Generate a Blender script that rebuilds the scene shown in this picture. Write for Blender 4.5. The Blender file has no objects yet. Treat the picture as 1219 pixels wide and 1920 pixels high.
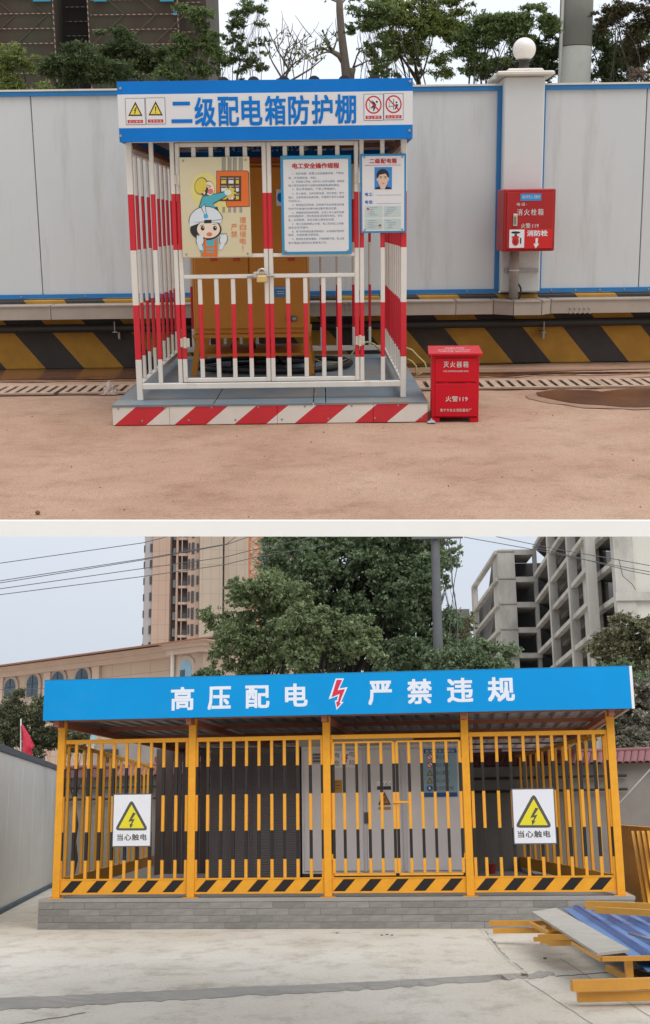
import bpy, math, random
import numpy as np
from mathutils import Matrix, Vector
R = math.radians
random.seed(7)
SC = bpy.context.scene
COL = SC.collection

# ------------------------------------------------------------------ camera
FOC = 2300.0                      # focal length in pixels of the 1219 x 1920 frame
HL, HU = 2.0, 1.26                 # eye height over the lower yard / over the sloping upper terrace
TL = math.atan(565 / FOC)         # the camera looks up this much
TU = math.atan(540 / FOC)
SLOPE = TL + TU                   # the upper terrace is one rigid slope of this angle
ROLL = -0.0125
KS, KU = HL / 1.8, HU / 1.5      # sizes below were first judged at eye heights of 1.8 and 1.5 m
cd = bpy.data.cameras.new('camera')
cam = bpy.data.objects.new('camera', cd)
COL.objects.link(cam)
cd.sensor_fit = 'VERTICAL'
cd.sensor_height = 36.0
cd.lens = 36.0 * FOC / 1920.0
cd.clip_start = 0.1
cd.clip_end = 3000
cam.matrix_world = Matrix.Translation((0, 0, HL)) @ Matrix.Rotation(R(90) + TL, 4, 'X') @ Matrix.Rotation(ROLL, 4, 'Z')
SC.camera = cam

# ------------------------------------------------------------------ sky and sun
SUN_EL, SUN_AZ = R(48), R(158)    # broad veiled sun behind the camera, a little to the right
w = bpy.data.worlds.new('World')
SC.world = w
w.use_nodes = True
nt = w.node_tree
nt.nodes.clear()
sky = nt.nodes.new('ShaderNodeTexSky')
sky.sky_type = 'NISHITA'
sky.sun_disc = False
sky.sun_elevation = SUN_EL
sky.sun_rotation = SUN_AZ
sky.dust_density = 4.0
sky.air_density = 1.0
gain = nt.nodes.new('ShaderNodeVectorMath'); gain.operation = 'SCALE'
gain.inputs['Scale'].default_value = 0.10
nt.links.new(sky.outputs[0], gain.inputs[0])
tc = nt.nodes.new('ShaderNodeTexCoord')
nz = nt.nodes.new('ShaderNodeTexNoise'); nz.inputs['Scale'].default_value = 2.2; nz.inputs['Detail'].default_value = 5
nt.links.new(tc.outputs['Generated'], nz.inputs['Vector'])
rp = nt.nodes.new('ShaderNodeValToRGB')
rp.color_ramp.elements[0].position = 0.3; rp.color_ramp.elements[0].color = (0.84, 0.92, 1.04, 1)
rp.color_ramp.elements[1].position = 0.7; rp.color_ramp.elements[1].color = (0.98, 1.01, 1.06, 1)
nt.links.new(nz.outputs[0], rp.inputs[0])
# an overcast sky is brightest overhead and evenly dimmer towards the horizon all round
sep = nt.nodes.new('ShaderNodeSeparateXYZ'); nt.links.new(tc.outputs['Generated'], sep.inputs[0])
el = nt.nodes.new('ShaderNodeMapRange'); el.inputs[1].default_value = 0.0; el.inputs[2].default_value = 1.0
el.inputs[3].default_value = 0.61; el.inputs[4].default_value = 1.37
nt.links.new(sep.outputs[2], el.inputs[0])
ovc = nt.nodes.new('ShaderNodeVectorMath'); ovc.operation = 'SCALE'
nt.links.new(rp.outputs[0], ovc.inputs[0]); nt.links.new(el.outputs[0], ovc.inputs['Scale'])
mx = nt.nodes.new('ShaderNodeMixRGB'); mx.inputs[0].default_value = 0.85
nt.links.new(gain.outputs[0], mx.inputs[1]); nt.links.new(ovc.outputs[0], mx.inputs[2])
bg = nt.nodes.new('ShaderNodeBackground'); bg.inputs[1].default_value = 1.0
nt.links.new(mx.outputs[0], bg.inputs[0])
wo = nt.nodes.new('ShaderNodeOutputWorld'); nt.links.new(bg.outputs[0], wo.inputs[0])
sd = bpy.data.lights.new('sun', 'SUN'); sd.energy = 1.5; sd.angle = R(50); sd.color = (1.0, 0.975, 0.94)
sun = bpy.data.objects.new('sun', sd); COL.objects.link(sun)
sx, sy = math.sin(SUN_AZ), math.cos(SUN_AZ)
sdir = Vector((sx * math.cos(SUN_EL), sy * math.cos(SUN_EL), math.sin(SUN_EL)))
sun.rotation_euler = sdir.to_track_quat('Z', 'Y').to_euler()
SC.view_settings.view_transform = 'Standard'
SC.view_settings.look = 'None'
SC.view_settings.exposure = 0.22
SC.view_settings.gamma = 1.0
SC.render.engine = 'CYCLES'
SC.cycles.max_bounces = 6
SC.cycles.diffuse_bounces = 3
SC.cycles.transparent_max_bounces = 8
SC.cycles.use_denoising = True

# ------------------------------------------------------------------ frames: a frame is a place with its own level ground
class Frame:
    def __init__(s, M, pitch, h):
        s.M = M; s.h = h
        s.R = Matrix.Rotation(R(90) + pitch, 3, 'X') @ Matrix.Rotation(ROLL, 3, 'Z')
        s.c = Vector((0, 0, h))
    def ray(s, px, py):
        return s.R @ Vector((px - 609.5, 960 - py, -FOC))
    def at(s, px, py, d):            # point seen at that pixel, d metres ahead
        r = s.ray(px, py); return s.c + r * (d / r.y)
    def gd(s, px, py, z=0.0):        # point seen at that pixel on the level z
        r = s.ray(px, py); return s.c + r * ((z - s.h) / r.z)
    def zat(s, px, py, d): return s.at(px, py, d).z
FL = Frame(Matrix.Identity(4), TL, HL)
FU = Frame(Matrix.Translation((0, 0, HL)) @ Matrix.Rotation(SLOPE, 4, 'X') @ Matrix.Translation((0, 0, -HU)), -TU, HU)
CUR = FU

class Plane:
    """a vertical plane: X along it, Y away from the viewer, Z up"""
    def __init__(s, o, u, fr):
        s.o = Vector((o.x, o.y, 0)); s.u = Vector((u.x, u.y, 0)).normalized()
        s.n = Vector((-s.u.y, s.u.x, 0)); s.fr = fr
        s.M = Matrix(((s.u.x, s.n.x, 0, s.o.x), (s.u.y, s.n.y, 0, s.o.y), (0, 0, 1, 0), (0, 0, 0, 1)))
    def uz(s, px, py, y=0.0):
        r = s.fr.ray(px, py); c = s.fr.c
        t = (s.n.dot(s.o) + y - s.n.dot(c)) / s.n.dot(r)
        p = c + r * t
        return (p - s.o).dot(s.u), p.z
    def mpp(s, px, py, y=0.0):
        a = s.uz(px - 5, py, y); b = s.uz(px + 5, py, y); return abs(b[0] - a[0]) / 10
def front(d, fr): return Plane(Vector((0, d, 0)), Vector((1, 0, 0)), fr)

# ------------------------------------------------------------------ materials
MATS = {}
def s2l(c):
    return tuple(((v / 255) / 12.92 if v / 255 <= 0.04045 else ((v / 255 + 0.055) / 1.055) ** 2.4) for v in c)
def _base(name, rough, metal=0.0, spec=0.5):
    m = bpy.data.materials.new(name); m.use_nodes = True
    b = m.node_tree.nodes['Principled BSDF']
    b.inputs['Roughness'].default_value = rough; b.inputs['Metallic'].default_value = metal
    b.inputs['Specular IOR Level'].default_value = spec
    return m, m.node_tree, b
def node(nt, t, **k):
    n = nt.nodes.new(t)
    for a, v in k.items(): setattr(n, a, v)
    return n
def vary(nt, b, colout, var, vs, bump, bs, dirt=None, dscale=1.2, dth=0.55, stretch=None, bdist=0.01):
    """two scales of tonal variation, worn patches and fine relief over a colour"""
    tc = node(nt, 'ShaderNodeTexCoord'); src = tc.outputs['Object']
    if stretch:
        mp = node(nt, 'ShaderNodeMapping'); mp.inputs['Scale'].default_value = stretch
        nt.links.new(src, mp.inputs['Vector']); src2 = mp.outputs[0]
    else: src2 = src
    n1 = node(nt, 'ShaderNodeTexNoise'); n1.inputs['Scale'].default_value = vs; n1.inputs['Detail'].default_value = 6
    n1.inputs['Roughness'].default_value = 0.65
    nt.links.new(src2, n1.inputs['Vector'])
    mr = node(nt, 'ShaderNodeMapRange'); mr.inputs[1].default_value = 0.25; mr.inputs[2].default_value = 0.75
    mr.inputs[3].default_value = 1 - var; mr.inputs[4].default_value = 1 + var
    nt.links.new(n1.outputs[0], mr.inputs[0])
    mu = node(nt, 'ShaderNodeVectorMath', operation='SCALE')
    nt.links.new(colout, mu.inputs[0]); nt.links.new(mr.outputs[0], mu.inputs['Scale'])
    out = mu.outputs[0]
    if dirt:
        n2 = node(nt, 'ShaderNodeTexNoise'); n2.inputs['Scale'].default_value = dscale; n2.inputs['Detail'].default_value = 8
        n2.inputs['Roughness'].default_value = 0.7
        nt.links.new(src2, n2.inputs['Vector'])
        r2 = node(nt, 'ShaderNodeMapRange'); r2.inputs[1].default_value = dth; r2.inputs[2].default_value = dth + 0.18
        r2.inputs[3].default_value = 0; r2.inputs[4].default_value = 0.75
        nt.links.new(n2.outputs[0], r2.inputs[0])
        mm = node(nt, 'ShaderNodeMixRGB'); mm.inputs[2].default_value = (*dirt, 1)
        nt.links.new(r2.outputs[0], mm.inputs[0]); nt.links.new(out, mm.inputs[1]); out = mm.outputs[0]
    nt.links.new(out, b.inputs['Base Color'])
    if bump:
        n3 = node(nt, 'ShaderNodeTexNoise'); n3.inputs['Scale'].default_value = bs; n3.inputs['Detail'].default_value = 5
        nt.links.new(src, n3.inputs['Vector'])
        bp = node(nt, 'ShaderNodeBump'); bp.inputs['Strength'].default_value = bump; bp.inputs['Distance'].default_value = bdist
        nt.links.new(n3.outputs[0], bp.inputs['Height']); nt.links.new(bp.outputs[0], b.inputs['Normal'])
def M(name, col, rough=0.6, var=0.10, vs=4, bump=0.0, bs=40, metal=0.0, spec=0.4, **k):
    if name in MATS: return MATS[name]
    m, nt, b = _base(name, rough, metal, spec)
    rgb = node(nt, 'ShaderNodeRGB'); rgb.outputs[0].default_value = (*col, 1)
    vary(nt, b, rgb.outputs[0], var, vs, bump, bs, **k)
    MATS[name] = m; return m
def banded(name, c0, c1, zs, rough=0.45, var=0.07, dirt=None, **k):
    """paint that changes between two colours at the given heights of the object"""
    m, nt, b = _base(name, rough)
    tc = node(nt, 'ShaderNodeTexCoord'); sp = node(nt, 'ShaderNodeSeparateXYZ'); nt.links.new(tc.outputs['Object'], sp.inputs[0])
    tot = None
    for z in zs:
        g = node(nt, 'ShaderNodeMath', operation='GREATER_THAN'); g.inputs[1].default_value = z
        nt.links.new(sp.outputs[2], g.inputs[0])
        if tot is None: tot = g.outputs[0]
        else:
            a = node(nt, 'ShaderNodeMath', operation='ADD'); nt.links.new(tot, a.inputs[0]); nt.links.new(g.outputs[0], a.inputs[1]); tot = a.outputs[0]
    md = node(nt, 'ShaderNodeMath', operation='MODULO'); md.inputs[1].default_value = 2.0; nt.links.new(tot, md.inputs[0])
    mix = node(nt, 'ShaderNodeMixRGB'); mix.inputs[1].default_value = (*c0, 1); mix.inputs[2].default_value = (*c1, 1)
    nt.links.new(md.outputs[0], mix.inputs[0])
    vary(nt, b, mix.outputs[0], var, 6, 0.05, 60, dirt=dirt, **k)
    return m
def striped(name, c0, c1, ax, az, period, duty, off=0.0, rough=0.6, var=0.12, dirt=None, **k):
    """diagonal painted stripes"""
    m, nt, b = _base(name, rough)
    tc = node(nt, 'ShaderNodeTexCoord')
    dt = node(nt, 'ShaderNodeVectorMath', operation='DOT_PRODUCT'); dt.inputs[1].default_value = (ax / period, 0, az / period)
    nt.links.new(tc.outputs['Object'], dt.inputs[0])
    ad = node(nt, 'ShaderNodeMath', operation='ADD'); ad.inputs[1].default_value = off + 100; nt.links.new(dt.outputs['Value'], ad.inputs[0])
    fr = node(nt, 'ShaderNodeMath', operation='FRACT'); nt.links.new(ad.outputs[0], fr.inputs[0])
    lt = node(nt, 'ShaderNodeMath', operation='LESS_THAN'); lt.inputs[1].default_value = duty; nt.links.new(fr.outputs[0], lt.inputs[0])
    mix = node(nt, 'ShaderNodeMixRGB'); mix.inputs[1].default_value = (*c1, 1); mix.inputs[2].default_value = (*c0, 1)
    nt.links.new(lt.outputs[0], mix.inputs[0])
    vary(nt, b, mix.outputs[0], var, 5, 0.1, 60, dirt=dirt, **k)
    return m
def gridded(name, col, line, pu, pz, w=0.03, rough=0.7, var=0.08, axis=0):
    """facing tiles too far off to tell apart singly: thin joint lines"""
    m, nt, b = _base(name, rough)
    tc = node(nt, 'ShaderNodeTexCoord'); sp = node(nt, 'ShaderNodeSeparateXYZ'); nt.links.new(tc.outputs['Object'], sp.inputs[0])
    def ln(o, p):
        d = node(nt, 'ShaderNodeMath', operation='DIVIDE'); d.inputs[1].default_value = p; nt.links.new(o, d.inputs[0])
        f = node(nt, 'ShaderNodeMath', operation='FRACT'); nt.links.new(d.outputs[0], f.inputs[0])
        l = node(nt, 'ShaderNodeMath', operation='LESS_THAN'); l.inputs[1].default_value = w / p; nt.links.new(f.outputs[0], l.inputs[0])
        return l.outputs[0]
    a = ln(sp.outputs[axis], pu); c = ln(sp.outputs[2], pz)
    mxn = node(nt, 'ShaderNodeMath', operation='MAXIMUM'); nt.links.new(a, mxn.inputs[0]); nt.links.new(c, mxn.inputs[1])
    mix = node(nt, 'ShaderNodeMixRGB'); mix.inputs[1].default_value = (*col, 1); mix.inputs[2].default_value = (*line, 1)
    nt.links.new(mxn.outputs[0], mix.inputs[0])
    vary(nt, b, mix.outputs[0], var, 0.25, 0, 1)
    return m
def leafmat(name, dark, light, rough=0.5):
    m, nt, b = _base(name, rough, 0, 0.35)
    g = node(nt, 'ShaderNodeNewGeometry'); rp = node(nt, 'ShaderNodeValToRGB')
    rp.color_ramp.elements[0].color = (*dark, 1); rp.color_ramp.elements[1].color = (*light, 1)
    nt.links.new(g.outputs['Random Per Island'], rp.inputs[0])
    vary(nt, b, rp.outputs[0], 0.35, 0.9, 0, 1)
    tr = node(nt, 'ShaderNodeBsdfTranslucent'); nt.links.new(rp.outputs[0], tr.inputs[0])
    ms = node(nt, 'ShaderNodeMixShader'); ms.inputs[0].default_value = 0.42
    o = nt.nodes['Material Output']; nt.links.new(b.outputs[0], ms.inputs[1]); nt.links.new(tr.outputs[0], ms.inputs[2]); nt.links.new(ms.outputs[0], o.inputs[0])
    return m

# ------------------------------------------------------------------ mesh building
BASE = {}
GLY = {}
def glyphs(s, bold, spacing):
    key = (s, bold, spacing)
    if key in GLY: return GLY[key]
    c = bpy.data.curves.new('t', 'FONT'); c.body = s; c.size = 1; c.offset = bold; c.resolution_u = 2; c.space_character = spacing
    o = bpy.data.objects.new('t', c); COL.objects.link(o)
    dg = bpy.context.evaluated_depsgraph_get(); dg.update()
    me = bpy.data.meshes.new_from_object(o.evaluated_get(dg))
    v = [(p.co.x, p.co.y) for p in me.vertices]; f = [tuple(p.vertices) for p in me.polygons]
    bpy.data.meshes.remove(me); bpy.data.objects.remove(o); bpy.data.curves.remove(c)
    GLY[key] = (v, f); return GLY[key]

class MB:
    def __init__(s, X=None, plane=None):
        s.v = []; s.f = []; s.m = []; s.pl = plane
        s.X = plane.M if plane is not None and X is None else X
    def add(s, vs, fs, mi=0):
        n = len(s.v)
        if s.X is not None: vs = [s.X @ Vector(p) for p in vs]
        s.v.extend([tuple(p) for p in vs]); s.f.extend([tuple(i + n for i in f) for f in fs]); s.m.extend([mi] * len(fs)); return s
    def box(s, x0, x1, y0, y1, z0, z1, mi=0):
        vs = [(x0, y0, z0), (x1, y0, z0), (x1, y1, z0), (x0, y1, z0), (x0, y0, z1), (x1, y0, z1), (x1, y1, z1), (x0, y1, z1)]
        return s.add(vs, [(3, 2, 1, 0), (4, 5, 6, 7), (0, 1, 5, 4), (1, 2, 6, 5), (2, 3, 7, 6), (3, 0, 4, 7)], mi)
    def cbox(s, x0, x1, y0, y1, z0, z1, c=0.005, mi=0):
        """box with chamfered upright and top edges"""
        c = min(c, (x1 - x0) * .45, (y1 - y0) * .45, (z1 - z0) * .45)
        def ring(i, z): return [(x0 + i + c, y0 + i, z), (x1 - i - c, y0 + i, z), (x1 - i, y0 + i + c, z), (x1 - i, y1 - i - c, z), (x1 - i - c, y1 - i, z), (x0 + i + c, y1 - i, z), (x0 + i, y1 - i - c, z), (x0 + i, y0 + i + c, z)]
        vs = ring(c, z0) + ring(0, z0 + c) + ring(0, z1 - c) + ring(c, z1)
        fs = [tuple(reversed(range(8))), tuple(range(24, 32))]
        for k in range(3):
            for i in range(8):
                j = (i + 1) % 8; fs.append((k * 8 + i, k * 8 + j, k * 8 + 8 + j, k * 8 + 8 + i))
        return s.add(vs, fs, mi)
    def prism(s, pts, ext, mi=0):
        n = len(pts); e = Vector(ext); a = [Vector(p) for p in pts]
        vs = a + [p + e for p in a]
        fs = [tuple(range(n)), tuple(reversed(range(n, 2 * n)))] + [(i, i + n, (i + 1) % n + n, (i + 1) % n) for i in range(n)]
        return s.add(vs, fs, mi)
    def bar(s, p, q, w, h=None, mi=0, up=(0, 0, 1)):
        p = Vector(p); q = Vector(q); h = h or w; d = (q - p).normalized(); u = Vector(up)
        if abs(d.dot(u)) > 0.98: u = Vector((0, 1, 0))
        a = d.cross(u).normalized() * w / 2; b = a.cross(d).normalized() * h / 2
        vs = [p - a - b, p + a - b, p + a + b, p - a + b, q - a - b, q + a - b, q + a + b, q - a + b]
        return s.add(vs, [(3, 2, 1, 0), (4, 5, 6, 7), (0, 1, 5, 4), (1, 2, 6, 5), (2, 3, 7, 6), (3, 0, 4, 7)], mi)
    def tube(s, pts, r, n=8, mi=0, r2=None, cap=True):
        pts = [Vector(p) for p in pts]; k = len(pts); rs = r if isinstance(r, (list, tuple)) else [r + ((r2 if r2 is not None else r) - r) * i / max(1, k - 1) for i in range(k)]
        vs = []; fs = []; ref = None
        for i, p in enumerate(pts):
            d = (pts[min(i + 1, k - 1)] - pts[max(i - 1, 0)]).normalized()
            if ref is None: ref = d.cross(Vector((0.31, 0.2, 0.93))).normalized()
            a = (ref - d * ref.dot(d)).normalized(); ref = a; b = d.cross(a)
            for j in range(n):
                t = 2 * math.pi * j / n; vs.append(p + (a * math.cos(t) + b * math.sin(t)) * rs[i])
        for i in range(k - 1):
            for j in range(n):
                fs.append((i * n + j, i * n + (j + 1) % n, (i + 1) * n + (j + 1) % n, (i + 1) * n + j))
        if cap: fs += [tuple(reversed(range(n))), tuple(range((k - 1) * n, k * n))]
        return s.add(vs, fs, mi)
    def lathe(s, c, prof, n=24, mi=0):
        c = Vector(c); vs = []; fs = []
        for r, z in prof:
            for j in range(n):
                t = 2 * math.pi * j / n; vs.append(c + Vector((r * math.cos(t), r * math.sin(t), z)))
        for i in range(len(prof) - 1):
            for j in range(n): fs.append((i * n + j, i * n + (j + 1) % n, (i + 1) * n + (j + 1) % n, (i + 1) * n + j))
        fs += [tuple(reversed(range(n))), tuple(range((len(prof) - 1) * n, len(prof) * n))]
        return s.add(vs, fs, mi)
    def ball(s, c, r, n=20, mi=0, k=12, sz=1.0):
        return s.lathe(c, [(max(1e-4, r * math.sin(math.pi * i / k)), -r * sz * math.cos(math.pi * i / k)) for i in range(k + 1)], n, mi)
    # flat print on the plane, given where it is seen; lay = millimetres proud
    def ppoly(s, pts, lay, mi=0, y0=0.0):
        y = y0 - lay * 0.001
        vs = []
        for px, py in pts:
            u, z = s.pl.uz(px, py, y0); vs.append((u, y, z))
        return s.add(vs, [tuple(range(len(vs)))], mi)
    def pell(s, cx, cy, rx, ry, lay, mi=0, y0=0.0, rot=0.0, a0=0, a1=360, n=20):
        pts = []
        for i in range(n + (0 if a1 - a0 >= 360 else 1)):
            t = R(a0 + (a1 - a0) * i / n); x, y = rx * math.cos(t), -ry * math.sin(t)
            c, q = math.cos(R(rot)), math.sin(R(rot)); pts.append((cx + x * c - y * q, cy + x * q + y * c))
        return s.ppoly(pts, lay, mi, y0)
    def rect(s, px0, py0, px1, py1, y0=0.0):
        cx, cy = (px0 + px1) / 2, (py0 + py1) / 2
        u, z = s.pl.uz(cx, cy, y0); k = s.pl.mpp(cx, cy, y0)
        t = s.pl.uz(cx, py0, y0)[1]; b = s.pl.uz(cx, py1, y0)[1]
        return u - (px1 - px0) / 2 * k, u + (px1 - px0) / 2 * k, b, t
    def prect(s, px0, py0, px1, py1, lay, mi=0, y0=0.0):
        a, b, z0, z1 = s.rect(px0, py0, px1, py1, y0); y = y0 - lay * 0.001
        return s.add([(a, y, z0), (b, y, z0), (b, y, z1), (a, y, z1)], [(0, 1, 2, 3)], mi)
    def slab(s, px0, py0, px1, py1, th, mi=0, y0=0.0, c=0.0):
        """a solid board whose face stands th in front of y0"""
        a, b, z0, z1 = s.rect(px0, py0, px1, py1, y0)
        return s.cbox(a, b, y0 - th, y0, z0, z1, c, mi) if c else s.box(a, b, y0 - th, y0, z0, z1, mi)
    def ptext(s, t, px0, py0, px1, py1, lay, mi=0, y0=0.0, bold=0.02, spacing=1.0):
        a, b, z0, z1 = s.rect(px0, py0, px1, py1, y0); y = y0 - lay * 0.001
        v, f = glyphs(t, 0.0, spacing)
        if not v: return s
        xs = [p[0] for p in v]; ys = [p[1] for p in v]; x0, x1, q0, q1 = min(xs), max(xs), min(ys), max(ys)
        w, h = x1 - x0 + 2 * bold, max(1e-6, q1 - q0) + 2 * bold
        # bolder strokes: the same print laid down a few times, a hair apart
        for k, (dx, dy) in enumerate([(0, 0)] + ([(-bold, -bold), (bold, -bold), (-bold, bold), (bold, bold)] if bold else [])):
            s.add([(a + (p[0] - x0 + bold + dx) / w * (b - a), y - k * 0.0003, z0 + (p[1] - q0 + bold + dy) / h * (z1 - z0)) for p in v], f, mi)
        return s
    def mesh(s, name, mats, base=Vector((0, 0, 0)), smooth=False):
        me = bpy.data.meshes.new(name)
        me.from_pydata([(p[0] - base[0], p[1] - base[1], p[2] - base[2]) for p in s.v], [], s.f)
        for m in (mats if isinstance(mats, (list, tuple)) else [mats]): me.materials.append(m)
        if len(me.materials) > 1: me.polygons.foreach_set('material_index', s.m)
        if smooth: me.polygons.foreach_set('use_smooth', [len(q) == 4 for q in s.f])
        me.update(); return me
    def build(s, name, mats, parent=None, base=None, smooth=False):
        if parent is not None: b = BASE[parent.name]
        elif base is not None: b = Vector(base)
        else:
            a = np.array(s.v); b = Vector(((a[:, 0].min() + a[:, 0].max()) / 2, (a[:, 1].min() + a[:, 1].max()) / 2, a[:, 2].min()))
        o = bpy.data.objects.new(name, s.mesh(name, mats, b, smooth)); COL.objects.link(o); BASE[o.name] = b
        if parent is not None: o.parent = parent
        else: o.matrix_world = CUR.M @ Matrix.Translation(b)
        return o
JIT = random.Random(99)
def jit(r=0.0022): return JIT.uniform(-r, r)
def place(name, me, parent, loc, rot=None):
    """a piece that shares its mesh with others, at loc in the frame"""
    o = bpy.data.objects.new(name, me); COL.objects.link(o); o.parent = parent
    o.location = Vector(loc) - BASE[parent.name]
    if rot: o.rotation_euler = rot
    return o
def tag(o, label=None, cat=None, group=None, kind=None):
    if label: o['label'] = label
    if cat: o['category'] = cat
    if group: o['group'] = group
    if kind: o['kind'] = kind
    return o
def thing(name, label, cat, base, group=None):
    o = bpy.data.objects.new(name, None); COL.objects.link(o); b = Vector(base); BASE[o.name] = b
    o.matrix_world = CUR.M @ Matrix.Translation(b); o.empty_display_size = 0.1
    return tag(o, label, cat, group)
def struct(o): return tag(o, kind='structure')
def Z(x0, y0, k):
    """coordinates read off an enlargement back to photograph pixels"""
    return lambda *p: [(x0 + k * a, y0 + k * b) for a, b in p]

# ------------------------------------------------------------------ trees
def leaves(puffs, n, size, seed, flat=0.5, twig=0.22, asp=2.2, up=0.35):
    """leaf quads gathered on twigs through the volume of the puffs (centre, rx, ry, rz)"""
    rg = np.random.default_rng(seed)
    w = np.array([p[1] * p[3] for p in puffs]); w = w / w.sum(); out = []
    for (c, rx, ry, rz), k in zip(puffs, w):
        m = max(4, int(n * k)); nt_ = max(3, m // 14)
        d = rg.normal(size=(nt_, 3)); d /= np.linalg.norm(d, axis=1)[:, None]
        rr = rg.random(nt_) ** 0.42
        tw = d * rr[:, None] * np.array([rx, ry, rz]) * (1 + 0.18 * rg.normal(size=(nt_, 1)))
        idx = rg.integers(0, nt_, m); s = twig * (rx + rz) / 2
        p = tw[idx] + rg.normal(size=(m, 3)) * s * np.array([1, 1, flat]) * 0.6
        ax = d[idx] * 0.5 + rg.normal(size=(m, 3)) * 0.8; ax /= np.linalg.norm(ax, axis=1)[:, None]
        nn = rg.normal(size=(m, 3)) * 0.75 + np.array([0, 0, up * 2]); b = np.cross(nn, ax); b /= np.linalg.norm(b, axis=1)[:, None] + 1e-9
        sz = size * (0.6 + 0.8 * rg.random(m))[:, None]
        p = p + np.array(c)
        out.append(np.stack([p - ax * sz / 2, p + b * sz / asp / 2, p + ax * sz / 2, p - b * sz / asp / 2], 1))
    return np.concatenate(out).reshape(-1, 3)
def leafmesh(name, v, mat, parent):
    b = BASE[parent.name]; v = v - np.array(b); n = len(v) // 4
    me = bpy.data.meshes.new(name); me.vertices.add(len(v)); me.vertices.foreach_set('co', v.astype(np.float32).ravel())
    me.loops.add(n * 4); me.loops.foreach_set('vertex_index', np.arange(n * 4, dtype=np.int32))
    me.polygons.add(n); me.polygons.foreach_set('loop_start', np.arange(0, n * 4, 4, dtype=np.int32))
    me.materials.append(mat); me.update(calc_edges=True)
    o = bpy.data.objects.new(name, me); COL.objects.link(o); o.parent = parent; BASE[o.name] = b
    return o
def limb(mb, a, b, r0, r1, rg, bend=0.12, n=6, k=6):
    a = Vector(a); b = Vector(b); L = (b - a).length; pts = []
    o = Vector((rg.uniform(-1, 1), rg.uniform(-1, 1), rg.uniform(-.3, .6))) * L * bend
    for i in range(n + 1):
        t = i / n; pts.append(a.lerp(b, t) + o * math.sin(math.pi * t) + Vector((rg.uniform(-1, 1), rg.uniform(-1, 1), rg.uniform(-1, 1))) * L * 0.012)
    mb.tube(pts, r0, k, r2=r1); return pts
def tree(name, label, fr, base, puffs, n, size, mat, bark, tr, seed, group=None, fork=0.35, flat=0.5, twig=0.22, asp=2.2, cat='tree', trunk_top=None, nlimb=None):
    rg = random.Random(seed)
    t = thing(name, label, cat, base, group); base = Vector(base)
    mb = MB(); cz = sum((p[0] for p in puffs), Vector((0, 0, 0))) / len(puffs)
    top = trunk_top or base.lerp(cz, 0.85); pts = limb(mb, base, top, tr, tr * 0.45, rg, 0.04, 8, 8)
    for i, p in enumerate(puffs if nlimb is None else puffs[:nlimb]):
        s = pts[min(len(pts) - 1, int(len(pts) * (fork + (1 - fork) * rg.random())))]
        q = limb(mb, s, p[0], tr * 0.32, tr * 0.08, rg, 0.14)
        for j in range(3):
            e = p[0] + Vector((rg.uniform(-1, 1) * p[1], rg.uniform(-1, 1) * p[2], rg.uniform(-.7, 1) * p[3])) * 0.85
            limb(mb, q[rg.randint(2, 5)], e, tr * 0.1, tr * 0.03, rg, 0.12, 5, 5)
    mb.build('trunk', bark, t, smooth=True)
    leafmesh('crown', leaves(puffs, n, size, seed, flat, twig, asp), mat, t)
    return t
def scatter(lst, seed, k=3, f=.66, j=.75):
    """break every crown mass into smaller uneven ones"""
    rg = random.Random(seed); out = []
    for q in lst:
        for i in range(k):
            s = f * rg.uniform(.7, 1.25)
            out.append((q[0] + rg.uniform(-j, j) * q[2], q[1] + rg.uniform(-j, j) * q[3], q[2] * s, q[3] * s) + tuple(q[4:]))
    return out
def puffpx(fr, lst, d, ry=None):
    """crown masses (px, py, rx, ry[, depth offset]) as seen, d metres off"""
    out = []
    for q in lst:
        dd = d + (q[4] if len(q) > 4 else 0); k = dd / FOC
        out.append((fr.at(q[0], q[1], dd), q[2] * k, (ry or q[2]) * k, q[3] * k))
    return out
# ================================================================== THE UPPER TERRACE
CUR = FU
WHITE = M('white_paint', (0.72, 0.70, 0.66), 0.45, 0.05, 9, dirt=(0.34, 0.27, 0.20), dscale=5, dth=0.66)
BLUE = M('blue_sheet', (0.004, 0.165, 0.56), 0.5, 0.10, 2.5, 0.15, 4, spec=.15, dirt=(.03, .17, .42), dscale=1.5, dth=.56)
SIGNW = M('sign_white', (0.66, 0.66, 0.68), 0.4, 0.03, 5)
BLACK = M('black_print', (0.02, 0.02, 0.02), 0.5, 0.1)
REDP = M('red_print', (0.50, 0.02, 0.03), 0.5, 0.08)
YELP = M('yellow_print', (0.75, 0.58, 0.06), 0.5, 0.05)
STEEL = M('dull_steel', (0.32, 0.31, 0.30), 0.45, 0.15, 20, metal=0.6)
dP = FU.gd(506, 795).y
dW = FU.gd(609, 686).y
pP, pW = front(dP, FU), front(dW, FU)
PPX = pW.mpp(609, 400)
dEdge = FU.gd(609, 977).y

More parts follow.
